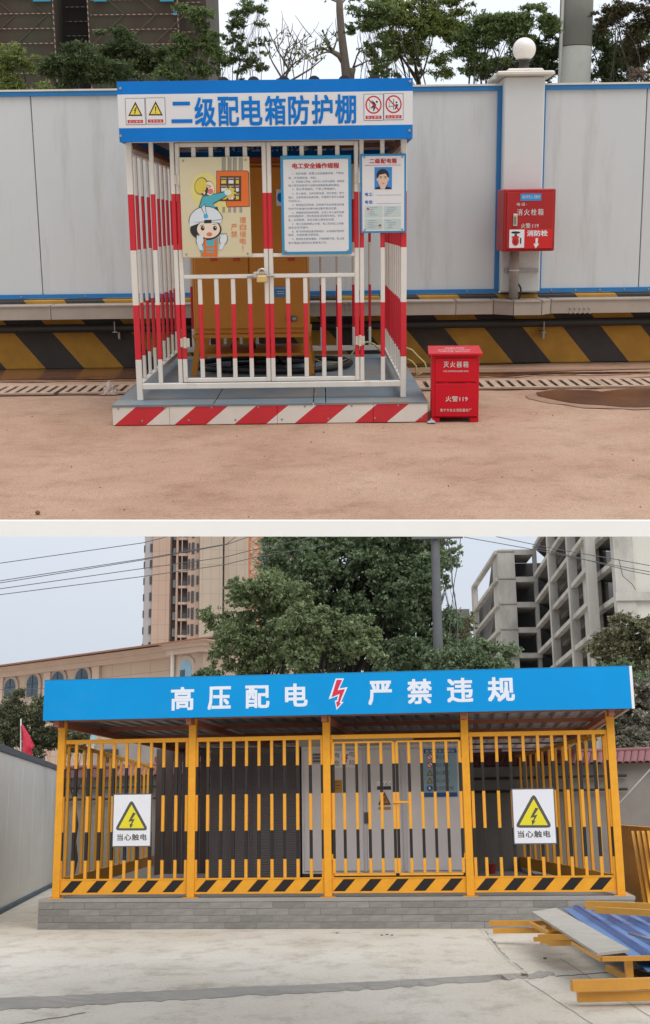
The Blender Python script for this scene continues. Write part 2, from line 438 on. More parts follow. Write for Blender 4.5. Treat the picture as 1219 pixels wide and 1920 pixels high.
# ---- ground: one sloping slab with a white painted front edge
gm, gnt, gb = _base('sandy_ground', 0.9, 0, 0.2)
tcn = node(gnt, 'ShaderNodeTexCoord')
def gnoise(sc, det=6, rgh=0.6):
    n = node(gnt, 'ShaderNodeTexNoise'); n.inputs['Scale'].default_value = sc; n.inputs['Detail'].default_value = det; n.inputs['Roughness'].default_value = rgh
    gnt.links.new(tcn.outputs['Object'], n.inputs['Vector']); return n.outputs[0]
def ramp(nt, o, stops):
    r = node(nt, 'ShaderNodeValToRGB'); e = r.color_ramp.elements
    while len(e) < len(stops): e.new(0.5)
    for q, (p, c) in zip(e, stops): q.position = p; q.color = (*c, 1)
    nt.links.new(o, r.inputs[0]); return r.outputs[0]
def mixc(nt, f, a, b, mode='MIX'):
    m = node(nt, 'ShaderNodeMixRGB'); m.blend_type = mode
    for i, q in ((0, f), (1, a), (2, b)):
        if isinstance(q, (int, float)): m.inputs[i].default_value = q
        elif isinstance(q, tuple): m.inputs[i].default_value = (*q, 1)
        else: nt.links.new(q, m.inputs[i])
    return m.outputs[0]
c1 = ramp(gnt, gnoise(0.9, 7, .65), [(0.30, (0.345, 0.205, 0.137)), (0.5, (0.42, 0.265, 0.182)), (0.72, (0.47, 0.32, 0.23))])
c2 = ramp(gnt, gnoise(120, 3, 0.6), [(0.36, (0.72, 0.70, 0.68)), (0.52, (1, 1, 1)), (0.70, (1.08, 1.08, 1.07))])
c3 = ramp(gnt, gnoise(4.5, 10, 0.78), [(0.30, (0.74, 0.71, 0.68)), (0.50, (1, 1, 1)), (0.8, (1.07, 1.07, 1.06))])
c4 = ramp(gnt, gnoise(30, 6, 0.7), [(0.30, (0.55, 0.50, 0.46)), (0.37, (1, 1, 1)), (0.68, (1, 1, 1)), (0.74, (1.13, 1.12, 1.1))])
mpt = node(gnt, 'ShaderNodeMapping'); mpt.inputs['Scale'].default_value = (.5, 1.5, 1); mpt.inputs['Rotation'].default_value = (0, 0, .05)
gnt.links.new(tcn.outputs['Object'], mpt.inputs[0]); ntk = node(gnt, 'ShaderNodeTexNoise'); ntk.inputs['Scale'].default_value = 2.4; ntk.inputs['Detail'].default_value = 7; ntk.inputs['Roughness'].default_value = .68
gnt.links.new(mpt.outputs[0], ntk.inputs['Vector'])
c5 = ramp(gnt, ntk.outputs[0], [(0.26, (0.88, 0.86, 0.84)), (0.42, (1, 1, 1)), (0.75, (1.03, 1.03, 1.03))])
gnt.links.new(mixc(gnt, 1.0, mixc(gnt, 1.0, mixc(gnt, 1.0, mixc(gnt, 1.0, c1, c2, 'MULTIPLY'), c3, 'MULTIPLY'), c4, 'MULTIPLY'), c5, 'MULTIPLY'), gb.inputs['Base Color'])
bp = node(gnt, 'ShaderNodeBump'); bp.inputs['Strength'].default_value = 0.6; bp.inputs['Distance'].default_value = 0.012
gnt.links.new(gnoise(90, 5, 0.7), bp.inputs['Height']); gnt.links.new(bp.outputs[0], gb.inputs['Normal'])
XW = 4.15
mb = MB(); nx, ny = 60, 50; y1 = dW + 0.1
rgn = random.Random(3)
ea_, eb_ = FU.gd(-560, 977), FU.gd(1780, 977)
vs = []
for j in range(ny + 1):
    for i in range(nx + 1):
        f0 = ea_.lerp(eb_, i / nx); x1 = -XW + 2 * XW * i / nx; s_ = j / ny
        vs.append((f0.x + (x1 - f0.x) * s_, f0.y + .02 + (y1 - f0.y - .02) * s_, rgn.uniform(-0.004, 0.0)))
mb.add(vs, [(j * (nx + 1) + i, j * (nx + 1) + i + 1, (j + 1) * (nx + 1) + i + 1, (j + 1) * (nx + 1) + i) for j in range(ny) for i in range(nx)])
mb.add([(ea_.x, dEdge + .3, -.012), (eb_.x, dEdge + .3, -.012), (XW, y1, -.075), (-XW, y1, -.075)], [(3, 2, 1, 0)])
struct(mb.build('terrace_ground', gm, smooth=False))
zlow = FU.at(609, 1006, dEdge - 0.02).z
ea, eb = FU.gd(-560, 977), FU.gd(1780, 977)
fa, fb = FU.at(-560, 1006, ea.y), FU.at(1780, 1006, eb.y)
struct(MB().prism([(ea.x, ea.y, .001), (eb.x, eb.y, .001), (eb.x, eb.y, fb.z), (ea.x, ea.y, fa.z)][::-1], (0, .02, 0)).build('terrace_edge', M('edge_white', (0.88, 0.88, 0.88), 0.6, 0.02)))
mb = MB().box(-XW, XW, y1 + 0.001, dW + 3.2, -0.28, -0.12)
struct(mb.build('planting_ground', M('soil', (0.10, 0.075, 0.05), 0.95, 0.3, 3, 0.4, 20)))
# water in the gutter and a puddle
WATER = M('muddy_water', (0.135, 0.06, 0.034), 0.16, 0.25, 3, spec=0.22)
def wetsheet(pts, z=0.006, name='water'):
    m = MB(); m.add([FU.gd(px, py, z) for px, py in pts], [tuple(range(len(pts)))]); return struct(m.build(name, WATER))
def wob(pts, rg, a=1.6):
    out = []
    for i, p in enumerate(pts):
        q = pts[(i + 1) % len(pts)]; n = max(1, int(math.hypot(q[0] - p[0], q[1] - p[1]) / 22))
        for k in range(n): out.append((p[0] + (q[0] - p[0]) * k / n + rg.uniform(-a, a) * 2, p[1] + (q[1] - p[1]) * k / n + rg.uniform(-a, a)))
    return out
rg = random.Random(5)
wetsheet(wob([(-40, 713), (120, 710), (260, 704), (420, 704), (640, 700), (800, 701), (940, 706), (1000, 702), (1260, 697)], rg, .8)
         + [(1260, 672), (609, 680), (-40, 688)])
DAMP = M('damp_sand', (.30, .175, .115), .55, .2, 5, .3, 80, spec=.3)
def dampsheet(pts, z=.003): m = MB(); m.add([FU.gd(px, py, z) for px, py in pts], [tuple(range(len(pts)))]); return struct(m.build('damp_patch', DAMP))
dampsheet(wob([(985, 739), (1040, 727), (1130, 729), (1190, 724), (1270, 720), (1270, 768), (1190, 768), (1095, 764), (1030, 755), (995, 747)], rg, 2.2))
dampsheet(wob([(-40, 717), (120, 713), (260, 708), (420, 707), (640, 703), (800, 704), (940, 709), (1000, 705), (1262, 700)], rg, 1.3) + [(1262, 690), (609, 694), (-40, 702)])
wetsheet(wob([(1003, 737), (1050, 730), (1130, 733), (1190, 727), (1265, 724), (1265, 762), (1190, 763), (1100, 758), (1040, 750), (1010, 743)], rg, 1.2))
wetsheet(wob([(1085, 713), (1160, 709), (1262, 704), (1262, 712), (1170, 715), (1110, 718)], rg, .6))
# drain covers
zc = 0.018
ya, yb = FU.gd(609, 731, zc).y, FU.gd(609, 716, zc).y
MB().box(-XW, XW, ya - 0.01, yb + 0.01, 0.001, 0.004).build('drain_shade_strip', M('drain_shade', (0.03, 0.022, 0.018), 0.9, 0.2))['kind'] = 'structure'  # flat dark strip on the ground, painted as the shade seen through the slots
COVER = M('cover_concrete', (0.40, 0.28, 0.20), 0.9, 0.2, 8, 0.4, 60, dirt=(0.25, 0.14, 0.09), dscale=4, dth=0.6)
kc = FU.gd(610, 724, zc).x; cw = (FU.gd(735, 724, zc) - FU.gd(610, 724, zc)).x
me = MB()
me.box(-cw / 2, cw / 2, ya, ya + .05, .0, .014).box(-cw / 2, cw / 2, yb - .05, yb, .0, .014)
sl = cw * 0.94 / 6
edge = [-cw / 2]
for i in range(6):
    c = -cw / 2 + cw * 0.03 + sl * (i + .5); edge += [c - sl * .2, c + sl * .2]
edge.append(cw / 2)
for i in range(0, len(edge), 2): me.box(edge[i], edge[i + 1], ya + .05, yb - .05, .0, .014)
cme = me.mesh('drain_cover', COVER, Vector((0, ya, 0)))
cl = ['cracked concrete drain cover with slots farthest along the gutter from the cage', 'slotted concrete drain cover beside the crumpled plastic bag', 'slotted drain cover half hidden between platform and red extinguisher box', 'slotted drain cover just right of the red extinguisher box', 'slotted drain cover in front of the big puddle', 'slotted drain cover behind the big puddle, farthest from the extinguisher box', 'slotted drain cover mostly under the platform edge by the bag']
for k, (pc, lb) in enumerate(zip([62, 190, 830, 953, 1076, 1199, 318], cl)):
    x = FU.gd(pc, 724, zc).x
    o = bpy.data.objects.new('drain_cover', cme); COL.objects.link(o); o.matrix_world = CUR.M @ Matrix.Translation((x, ya, 0.006)) @ Matrix.Rotation(rg.uniform(-.01, .01), 4, 'Z')
    tag(o, lb, 'drain cover', 'drain covers along the gutter')

# ---- striped base wall under the hoarding
zt = pW.uz(609, 556)[1]
per = 150 * PPX; u0 = pW.uz(95, 620)
sm = striped('hazard_wall', (0.42, 0.22, 0.03), (0.045, 0.04, 0.038), 1, 0.83, per, 0.51, -(u0[0] + 0.83 * u0[1]) / per + 0.0, 0.75, 0.22, dirt=(0.13, 0.07, 0.035), dscale=1.6, dth=0.58)
t = MB().cbox(-XW, XW, dW, dW + .35, 0.0, zt, .01).build('base_wall', sm, base=(0, dW, 0))
tag(t, 'low base wall painted with slanted yellow and black stripes', 'wall')
# ---- hoarding runs
PANEL = M('panel_grey', (0.575, 0.595, 0.60), 0.42, 0.05, 1.2, 0.18, 2.2, bdist=0.03, dirt=(.43, .43, .41), dscale=2.4, dth=.54, stretch=(1.6, 1, .2))
TRIM = M('blue_trim', (0.015, 0.17, 0.43), 0.4, 0.1, 6)
CAPW = M('cap_white', (0.66, 0.62, 0.55), 0.5, 0.1, 6)
zb0, zb1 = pW.uz(609, 554)[1], pW.uz(609, 546)[1]
zt0, zt1, zt2 = pW.uz(609, 173)[1], pW.uz(609, 164)[1], pW.uz(609, 160.5)[1]
def ux(px, py=360): return pW.uz(px, py)[0]
def hoarding(bounds, label, trims):
    x0, x1 = bounds[0], bounds[-1]
    h = thing('hoarding', label, 'fence', ((x0 + x1) / 2, dW, zt))
    for a, b in zip(bounds, bounds[1:]):
        MB().cbox(a + .004, b - .004, dW + .05, dW + .12, zb0 + .004, zt1 - .004, .004).build('panel', PANEL, h)
    MB().box(x0, x1, dW + .028, dW + .14, zb0, zb1).build('bottom_rail', TRIM, h)
    MB().box(x0, x1, dW + .028, dW + .14, zt0, zt1).build('top_rail', TRIM, h)
    MB().box(x0, x1, dW + .02, dW + .15, zt1, zt2).build('capping', CAPW, h)
    for a, b in trims: MB().box(a, b, dW + .024, dW + .135, zb1 + .001, zt0 - .001).build('edge_trim', TRIM, h)
    for i in range(10):
        x = x0 + (x1 - x0) * (i + .5) / 10
        MB().cbox(x - .008, x + .008, dW + .022, dW + .03, zb0 + .01, zb0 + .026, .003).build('screw', STEEL, h)
    return h
hoarding([-XW, ux(66), ux(520), ux(940)], 'long grey panel hoarding with blue rails behind the cage', [(ux(931), ux(940))])
hoarding([ux(1017), ux(1208), XW], 'short grey panel hoarding on the far side of the white pillar', [(ux(1017), ux(1020))])
# ---- pillar
PIL = M('pillar_white', (0.60, 0.62, 0.61), 0.6, 0.05, 2, 0.05, 30, dirt=(0.42, 0.40, 0.36), dscale=2, dth=0.64)
dQ = dW - .085; pQ = front(dQ, FU)
qa, qb = pQ.uz(942, 360)[0], pQ.uz(1017, 360)[0]; qz0, qz1 = pQ.uz(975, 548)[1], pQ.uz(985, 143)[1]
t = thing('gate_pillar', 'white square pillar with stepped cap between two hoarding runs', 'pillar', ((qa + qb) / 2, dQ, qz0))
MB().cbox(qa, qb, dQ, dQ + .55, qz0, qz1, .012).build('shaft', PIL, t)
z2, z3 = pQ.uz(985, 134)[1], pQ.uz(985, 127)[1]
MB().cbox(qa - .07, qb + .07, dQ - .07, dQ + .62, qz1 + .001, z2, .01).build('cap', CAPW, t)
MB().cbox(qa + .03, qb - .01, dQ + .02, dQ + .5, z2 + .001, z3, .012).build('cap', CAPW, t)
gc = FU.at(983, 93, dQ + .27); gr = 20.5 * (dQ + .27) / FOC
t = thing('globe_lamp', 'white glass globe lamp on top of the white pillar', 'lamp', (gc.x, gc.y, z3))
MB().ball(gc, gr, 28, 0, 18, 0.98).build('globe', M('opal_glass', (0.78, 0.73, 0.68), 0.25, 0.04, 5), t, smooth=True)
MB().lathe((gc.x, gc.y, 0), [(.07, z3 + .001), (.07, z3 + .02), (.045, z3 + .035), (.04, gc.z - gr * .98), (.07, gc.z - gr * .9)], 18).build('neck', M('bronze', (0.05, 0.04, 0.035), 0.5, 0.2), t, smooth=True)
# ---- cable tray, pipe, hangers
TRAY = M('tray_grey', (0.40, 0.34, 0.29), 0.5, 0.1, 5, dirt=(0.22, 0.16, 0.12), dscale=3, dth=0.62)
dT = dW - .25; pT = front(dT, FU)
ta, tb = pT.uz(609, 593)[1], pT.uz(609, 566.5)[1]
def trayseg(m, a, b, f0, f1):     # a section from x=a to b whose front stands at f0 .. f1
    m.prism([(a, f0, ta), (b, f1, ta), (b, dW - .004, ta), (a, dW - .004, ta)], (0, 0, tb - ta - .012))
    m.prism([(a + .004, f0 - .012, tb - .011), (b - .004, f1 - .012, tb - .011), (b - .004, dW - .004, tb - .011), (a + .004, dW - .004, tb - .011)], (0, 0, .011))
def tx(px, d=None): return front(d or dT, FU).uz(px, 580)[0]
t = thing('cable_tray', 'grey metal cable tray running along the striped wall', 'cable tray', (0, dT, ta))
segs = [(-XW, tx(95), 0, 0), (tx(95), tx(520), 0, 0), (tx(520), tx(855), 0, 0), (tx(855), tx(925), 0, 0), (tx(925), tx(958), 0, -.16), (tx(958), tx(1010), -.16, -.16), (tx(1010), tx(1033), -.16, 0), (tx(1033), XW, 0, 0)]
for a, b, e, f in segs:
    m = MB(); trayseg(m, a + .003, b - .003, dT + e, dT + f); m.build('tray_section', TRAY, t)
for pc, rw in ((658, 575), (1087, 583)):
    for i in range(5):
        for j in range(2):
            u, z = pT.uz(pc - 18 + 9 * i, rw - 5 + 9 * j)
            MB().lathe((u, 0, 0), [(.001, 0)], 3) if False else MB().cbox(u - .007, u + .007, dT - .02, dT - .0005, z - .007, z + .007, .003).build('bolt', STEEL, t)
PIPE = M('black_pipe', (0.025, 0.023, 0.022), 0.55, 0.2, 12, 0.2, 60)
pz = front(dW - .12, FU).uz(609, 609)[1]
t = MB().tube([(-XW, dW - .12, pz), (0, dW - .12, pz - .01), (XW, dW - .12, pz)], .037, 12).build('wall_pipe', PIPE, smooth=True)
tag(t, 'black plastic pipe running under the grey cable tray', 'pipe')
for k, (px, lb) in enumerate(((219, 'small pipe bracket hanging beside the cage'), (1016, 'small pipe bracket hanging right of the pillar'))):
    q = front(dW - .06, FU).uz(px, 618)
    m = MB().box(q[0] - .004, q[0] + .004, dW - .172, dW - .166, q[1] - .01, q[1] + .08).box(q[0] - .022, q[0] + .022, dW - .17, dW - .002, q[1] - .018, q[1] - .01).box(q[0] + .008, q[0] + .028, dW - .06, dW - .03, q[1] - .085, q[1] - .018)
    tag(m.build('pipe_bracket', STEEL), lb, 'bracket', 'pipe brackets on the striped wall')

# ---- hydrant cabinet on the pillar
HRED = M('cabinet_red', (0.40, 0.022, 0.024), 0.45, 0.10, 4, spec=.25, dirt=(.33, .08, .07), dscale=3, dth=.6)
LET = M('letter_white', (0.72, 0.66, 0.64), 0.5, 0.04)
REDB = M('bright_red', (0.60, 0.012, 0.012), 0.4, 0.05)
dH = dQ - .43; pH = front(dH, FU)
t = thing('hydrant_cabinet', 'red wall cabinet for a fire hydrant mounted on the pillar', 'cabinet', (pH.uz(992, 412)[0], dH, pH.uz(992, 471)[1]))
mb = MB(plane=pH); a, b, z0, z1 = mb.rect(944, 354, 1041, 471)
mb.cbox(a, b, .0, .41, z0, z1, .008).build('body', HRED, t)
d = MB(plane=pH); dd = d.rect(949, 359, 1037, 467); d.cbox(dd[0], dd[1], -.012, .0, dd[2], dd[3], .006); door = d.build('door', HRED, t)
y = -.0125
zz = Z(910, 340, .125)
m = MB(plane=pH); m.prect(*[v for p in zz((530, 185), (840, 290)) for v in p], 1, 0, y); m.ptext('消防责任人 莫勤新', 979, 366, 1013, 372.5, 2, 1, y, 0.0); m.build('sticker', [M('cyan_print', (0.02, 0.28, 0.62), .5, .05), LET], door)
for s_, x0, y0, x1, y1_, sp_ in (('消火栓箱', 969.5, 391.5, 1019, 404, 1.35), ('火警:119', 977, 418.5, 1010, 428, 1.0), ('电话·', 969, 380, 988, 386, 1.4)): MB(plane=pH).ptext(s_, x0, y0, x1, y1_, 1, 0, y, .008, sp_).build('lettering', LET, door)
m = MB(plane=pH); m.prect(954, 429, 1035, 466, 1, 0, y); m.prect(955, 430.5, 983, 464.5, 2, 1, y); m.ptext('消防栓', 988, 431.5, 1027, 443, 2, 1, y, 0.03)
m.ppoly(zz((755, 850), (792, 850), (785, 935), (808, 935), (755, 1008), (722, 935), (752, 935)), 2, 1, y)
m.pell(967, 436, 8.5, 2.3, 3, 2, y); m.ppoly(zz((445, 790), (470, 790), (480, 830), (430, 830)), 3, 2, y); m.pell(966.5, 452, 6.5, 9, 3, 0, y); m.prect(960, 443, 973, 446.5, 4, 0, y); m.pell(966.5, 453, 3, 4, 5, 3, y); m.prect(975, 446, 977.5, 457, 3, 2, y)
m.build('sticker', [REDB, M('paper_white', (0.78, 0.77, 0.80), .5, .03), BLACK, M('deep_red', (0.3, 0.01, 0.01), .5, .05)], door)
m = MB(plane=pH); m.slab(962, 401, 970, 424, .012, 0, y, .003); m.slab(964, 406, 968, 421, .004, 1, y - .012); m.build('handle', [M('handle_metal', (0.55, 0.5, 0.42), .35, .1, metal=.4), M('handle_dark', (0.2, 0.19, 0.16), .5, .1)], door)
for r0 in (372, 452):
    m = MB(plane=pH); m.slab(1036, r0, 1039, r0 + 8, .006, 0, -.0005); m.build('hinge', HRED, t)
# riser pipe, clamp, wire
dr = dQ - .08; zr0 = tb + .002; zr1 = z0 + .05
xr = front(dr, FU).uz(964, 510)[0]
t = thing('riser_pipe', 'grey riser pipe under the red hydrant cabinet', 'pipe', (xr, dr, zr0))
MB().tube([(xr, dr, zr0), (xr, dr, zr1)], .041, 14).build('pipe', M('galvanised', (0.34, 0.31, 0.28), .5, .15, 8, dirt=(.22, .15, .1), dscale=4), t, smooth=True)
zk = front(dr, FU).uz(964, 507)[1]
MB().box(qa + .03, qb - .02, dQ - .03, dQ - .001, zk - .02, zk + .012).build('clamp', STEEL, t)
MB().lathe((xr, dr, 0), [(.046, zk - .004), (.046, zk + .006)], 14).build('strap', WHITE, t)
x2 = front(dr, FU).uz(975, 540)[0]
tag(MB().tube([(x2 - .02, dr + .02, zk - .11), (x2 + .005, dr, zk - .15), (x2 + .012, dr, zk - .2), (x2 - .01, dr, zk - .25), (x2 - .03, dr, zr0 + .0)], .009, 6).build('wire', PIPE, smooth=True), 'short black wire hanging beside the grey riser pipe', 'wire')

# ---- extinguisher box
ERED = M('box_red', (0.56, 0.005, 0.018), 0.38, 0.10, 3, .05, 6, spec=.25, dirt=(.40, .06, .05), dscale=3, dth=.64)
dE = FU.gd(853, 791).y; pE = front(dE, FU); yE = 0.0
fp = FU.gd(853, 791)
t = thing('extinguisher_box', 'red steel box for fire extinguishers beside the platform', 'box', (fp.x, dE, 0))
mb = MB(plane=pE); a, b, z0, z1 = mb.rect(809, 666, 898, 783)
zf = 0.0
dep = FU.gd(853, 648.5, pE.uz(853, 662)[1]).y - dE
mb.cbox(a, b, 0, dep, pE.uz(853, 783)[1], z1, .006).build('body', ERED, t)
for xa in (a, b - .055):
    for yy in (0.0, dep - .06):
        MB(plane=pE).prism([(xa, yy, 0.0), (xa + .055, yy, 0.0), (xa + .055, yy, pE.uz(853, 783)[1] - .001), (xa, yy, pE.uz(853, 783)[1] - .001)], (0, .06, 0)).build('foot', ERED, t)
m = MB(plane=pE); zl = pE.uz(853, 662)[1]; m.prism([(a - .02, -.03, z1 + .001), (b + .02, -.03, z1 + .001), (b + .02, -.03, zl), (a - .02, -.03, zl)], (0, dep + .05, 0)); lid = m.build('lid', ERED, t)
m = MB(plane=pE); l = m.rect(816, 671, 893, 716); m.cbox(l[0], l[1], -.01, -.0005, l[2], l[3], .004); d1 = m.build('door', ERED, t)
m = MB(plane=pE); l2 = m.rect(816, 718.5, 893, 781); m.cbox(l2[0], l2[1], -.01, -.0005, l2[2], l2[3], .004); d2 = m.build('door', ERED, t)
for s_, x0, y0, x1, y1_, sp_ in (('灭火器箱', 832, 677.5, 878.5, 689, 1.3), ('FIRE EXTINGUISHER BOX', 832, 694.5, 879, 697.5, 1.0)): MB(plane=pE).ptext(s_, x0, y0, x1, y1_, 1, 0, -.0105, .008, sp_).build('lettering', LET, d1)
for s_, x0, y0, x1, y1_, sp_ in (('火警119', 836, 742.5, 877, 753, 1.0), ('南宁市合众消防器材厂', 826, 766, 884, 772, 1.25)): MB(plane=pE).ptext(s_, x0, y0, x1, y1_, 1, 0, -.0105, .008, sp_).build('lettering', LET, d2)
for px in (836, 876):
    m = MB(plane=pE); m.slab(px - 4, 716.6, px + 4, 719.4, .008, 0, -.001); m.build('hinge', ERED, t)
for (x0, x1, yy, hh, s) in ((a + .09, b - .09, dep * .58, dep * .16, '消防器材箱专用'), (a + .04, b - .05, dep * .34, dep * .10, '请勿随意移动 违者罚款'), (a + .05, b - .06, dep * .14, dep * .10, '定期检查 保持完好')):
    m = MB(); v, f = glyphs(s, 0.0, 1.2); xs = [p[0] for p in v]; ys = [p[1] for p in v]
    m.add([(x0 + (p[0] - min(xs)) / (max(xs) - min(xs)) * (x1 - x0), dE + yy + (p[1] - min(ys)) / (max(ys) - min(ys)) * hh, zl + .0015) for p in v], f); m.build('lettering', LET, lid)
t.matrix_world = CUR.M @ Matrix.Translation(BASE[t.name]) @ Matrix.Rotation(-.075, 4, 'Z')

# ---- platform
DECK = M('deck_paint', (0.15, 0.195, 0.225), 0.6, 0.22, 2.5, 0.1, 30, spec=.25, dirt=(0.26, 0.215, 0.17), dscale=2.0, dth=0.47)
zP = pP.uz(506, 757)[1]
dRr = FU.gd(700, 664, zP).y
xa, xb = pP.uz(211, 776)[0], pP.uz(802, 776)[0]
t = thing('platform', 'low platform with red and white striped front board under the cage', 'platform', ((xa + xb) / 2, dP, 0))
stp = 113 * pP.mpp(506, 775); v0 = pP.uz(219, 794)
SM = striped('red_white_board', (0.52, 0.018, 0.03), (0.66, 0.62, 0.57), 1, -1.22, stp, 0.53, -((v0[0] - BASE[t.name].x) - 1.22 * v0[1]) / stp, 0.45, 0.07, dirt=(0.42, 0.30, 0.22), dscale=7, dth=0.68)
bs_ = [xa, pP.uz(318, 776)[0], pP.uz(520, 776)[0], pP.uz(700, 776)[0], xb]
for i in range(4): MB().cbox(bs_[i] + .0008, bs_[i + 1] - .0008, dP, dP + .022, 0.002, zP, .002).build('front_board', SM, t)
for i in range(14):
    x = xa + .04 + (xb - xa - .08) * i / 13
    for zz_ in (.03, zP - .02):
        if (i + (zz_ > .05)) % 2: MB().cbox(x - .006, x + .006, dP - .003, dP - .0004, zz_ - .006, zz_ + .006, .002).build('nail', STEEL, t)
MB().box(xb - .02, xb, dP + .023, dRr, .002, zP - .012).build('side_board', M('raw_ply', (0.30, 0.21, 0.13), .8, .2, 5), t)
MB().box(xa, xa + .02, dP + .023, dRr, .002, zP - .012).build('side_board', M('raw_ply', (0.30, 0.21, 0.13)), t)
seam = [xa - .005, pP.uz(400, 757)[0], pP.uz(588, 757)[0], pP.uz(611, 757)[0], xb + .005]
for i in range(4): MB().box(seam[i] + .003, seam[i + 1] - .003, dP - .004, dRr, zP - .011, zP + random.Random(i).uniform(0, .003)).build('deck_plate', DECK, t)

# ---- the cage
dF = FU.gd(506, 748, zP).y; pF = front(dF, FU); kF = pF.mpp(506, 500)
def zF(row): return pF.uz(506, row)[1]
zr_a, zr_b = zF(727), zF(716)
dB = FU.gd(690, 656, zr_a).y; pB = front(dB, FU)
def xF(px, row): return pF.uz(px, row)[0]
xl, xr_ = xF(252, 500), xF(757, 500)
cage = thing('shelter_cage', 'red and white barred cage with signboard roof, shut by two gates', 'cage', ((xl + xr_) / 2, dF, zP))
zs = [zF(q) - zP for q in (671, 569, 466.5, 361.5)]
BAND = banded('cage_paint', (0.68, 0.65, 0.60), (0.56, 0.008, 0.024), zs, 0.45, 0.08, dirt=(0.40, 0.28, 0.19), dscale=5, dth=0.62)
zTop = zF(263)
wp, wb = 11.0 * kF, 8.0 * kF
def upr(z0, z1, w, d=None):
    d = d or w
    return MB().cbox(-w / 2, w / 2, -d / 2, d / 2, z0 - zP, z1 - zP, .004).mesh('upright', BAND)
def up_at(name, me, parent, x, y): return place(name, me, parent, (x + jit(.002), y, zP), (jit(), jit(), jit(.02)) if name == 'bar' else None)
post = upr(zP + .001, zTop, wp)
for x in (xl, xr_):
    for y in (dF, dB): up_at('post', post, cage, x, y)
full = upr(zr_b, zTop, wb)
for px in (292.5, 331, 678, 718): up_at('bar', full, cage, xF(px, 500), dF)
zg0, zg1, zm0, zm1, zu0, zu1, zt0_, zt1_ = zF(714.5), zF(707), zF(521), zF(513.5), zF(482), zF(475), zF(274), zF(266)
m = MB().cbox(xl + wp / 2, xr_ - wp / 2, dF - .02, dF + .02, zr_a, zr_b, .004); m.build('bottom_rail', BAND, cage)
MB().cbox(xl + wp / 2, xr_ - wp / 2, dF - .018, dF + .018, zt1_ + .004, zTop - .0, .004).build('top_rail', BAND, cage)
low = upr(zg1, zm0, wb, .02); upb = upr(zu1, zt0_, wb, .02); fr_ = upr(zg0, zt1_, wb, .03)
for (jx, cx, lows, ups, nm) in ((340.5, 499.5, (375.8, 407, 438.5, 469.5), (362, 394, 427, 459), 0), (669, 508.5, (541, 574, 607, 637), (534, 567, 600, 633), 1)):
    a, b = sorted((xF(jx, 500), xF(cx, 500)))
    m = MB()
    for z0_, z1_ in ((zg0, zg1), (zm0, zm1), (zu0, zu1), (zt0_, zt1_)): m.cbox(a + wb / 2, b - wb / 2, dF - .014, dF + .014, z0_, z1_, .003)
    for x in (a, b): m.cbox(x - wb / 2, x + wb / 2, dF - .016, dF + .016, zg0, zt1_, .004)
    g = m.build('gate_leaf', BAND, cage)
    for px in lows: up_at('bar', low, g, xF(px, 580), dF)
    for px in ups: up_at('bar', upb, g, xF(px, 285), dF)
    hx = (xF(336, 335) if nm == 0 else xF(673.5, 335))
    for row in (335, 640):
        zc_ = zF(row); hm = MB().lathe((hx, dF - .028, 0), [(.010, zc_ - .035), (.010, zc_ + .035)], 10); hm.box(hx - .03, hx + .03, dF - .022, dF - .017, zc_ - .028, zc_ + .028)
        hm.build('hinge', M('hinge_white', (0.58, 0.52, 0.45), .5, .15, 20), g)
# side and rear panels
zsr = zr_b; zst = zF(285)
sbar = upr(zr_b + .002, zst, wb * .8)
for x, n in ((xl, 8), (xr_, 10)):
    g = MB().box(x - .018, x + .018, dF + wp / 2, dB - wp / 2, zr_a, zr_b).build('side_panel', BAND, cage)
    MB().box(x - .018, x + .018, dF + wp / 2, dB - wp / 2, zst, zst + .04).build('top_rail', BAND, g)
    for i in range(n): up_at('bar', sbar, g, x, dF + (dB - dF) * (i + 1) / (n + 1))
g = MB().box(xl + wp / 2, xr_ - wp / 2, dB - .018, dB + .018, zr_a, zr_b).build('rear_panel', BAND, cage)
MB().box(xl + wp / 2, xr_ - wp / 2, dB - .018, dB + .018, zst, zst + .04).build('top_rail', BAND, g)
for i in range(16):
    px = 693 - 30.5 * i + (61 if i > 13 else 0)
    x = pB.uz(693 - 30.3 * i, 560)[0]
    if xl + .03 < x < xr_ - .03: up_at('bar', sbar, g, x, dB)
# roof and signboards
zS0, zS1, zS2, zS3 = [front(dF - .13, FU).uz(497, r)[1] for r in (263, 237, 174, 149.5)]
pS = front(dF - .13, FU); sa, sb = pS.uz(221.5, 208)[0], pS.uz(774, 200)[0]
fas = MB()
for z0_, z1_, i in ((zS0, zS1, 0), (zS1, zS2, 1), (zS2, zS3, 0)): fas.box(sa, sb, dF - .13, dF - .105, z0_, z1_, i)
fascia = fas.build('signboard', [BLUE, SIGNW], cage)
for nm, bx in (('signboard', (sa, sb, dB + .1, dB + .125)), ('signboard', (sa, sa + .025, dF - .104, dB + .099)), ('signboard', (sb - .025, sb, dF - .104, dB + .099))):
    m = MB()
    for z0_, z1_, i in ((zS0, zS1, 0), (zS1, zS2, 1), (zS2, zS3 - .012, 0)): m.box(*bx, z0_, z1_, i)
    o = m.build(nm, [BLUE, SIGNW], cage)
    if bx[2] > dB: rear_board = o
pRB = front(dB + .0995, FU)
m = MB(plane=pRB); m.ptext('二级配电箱防护棚', 372, 268, 640, 284, 2, 0, 0, .03); m.build('lettering', BLUE, rear_board)
DARKROOF = M('roof_dark', (0.035, 0.03, 0.028), .7, .2, 6)
m = MB().box(sa + .026, sb - .026, dF - .10, dB + .095, zS3 - .035, zS3 - .02)
roof = m.build('roof', DARKROOF, cage)
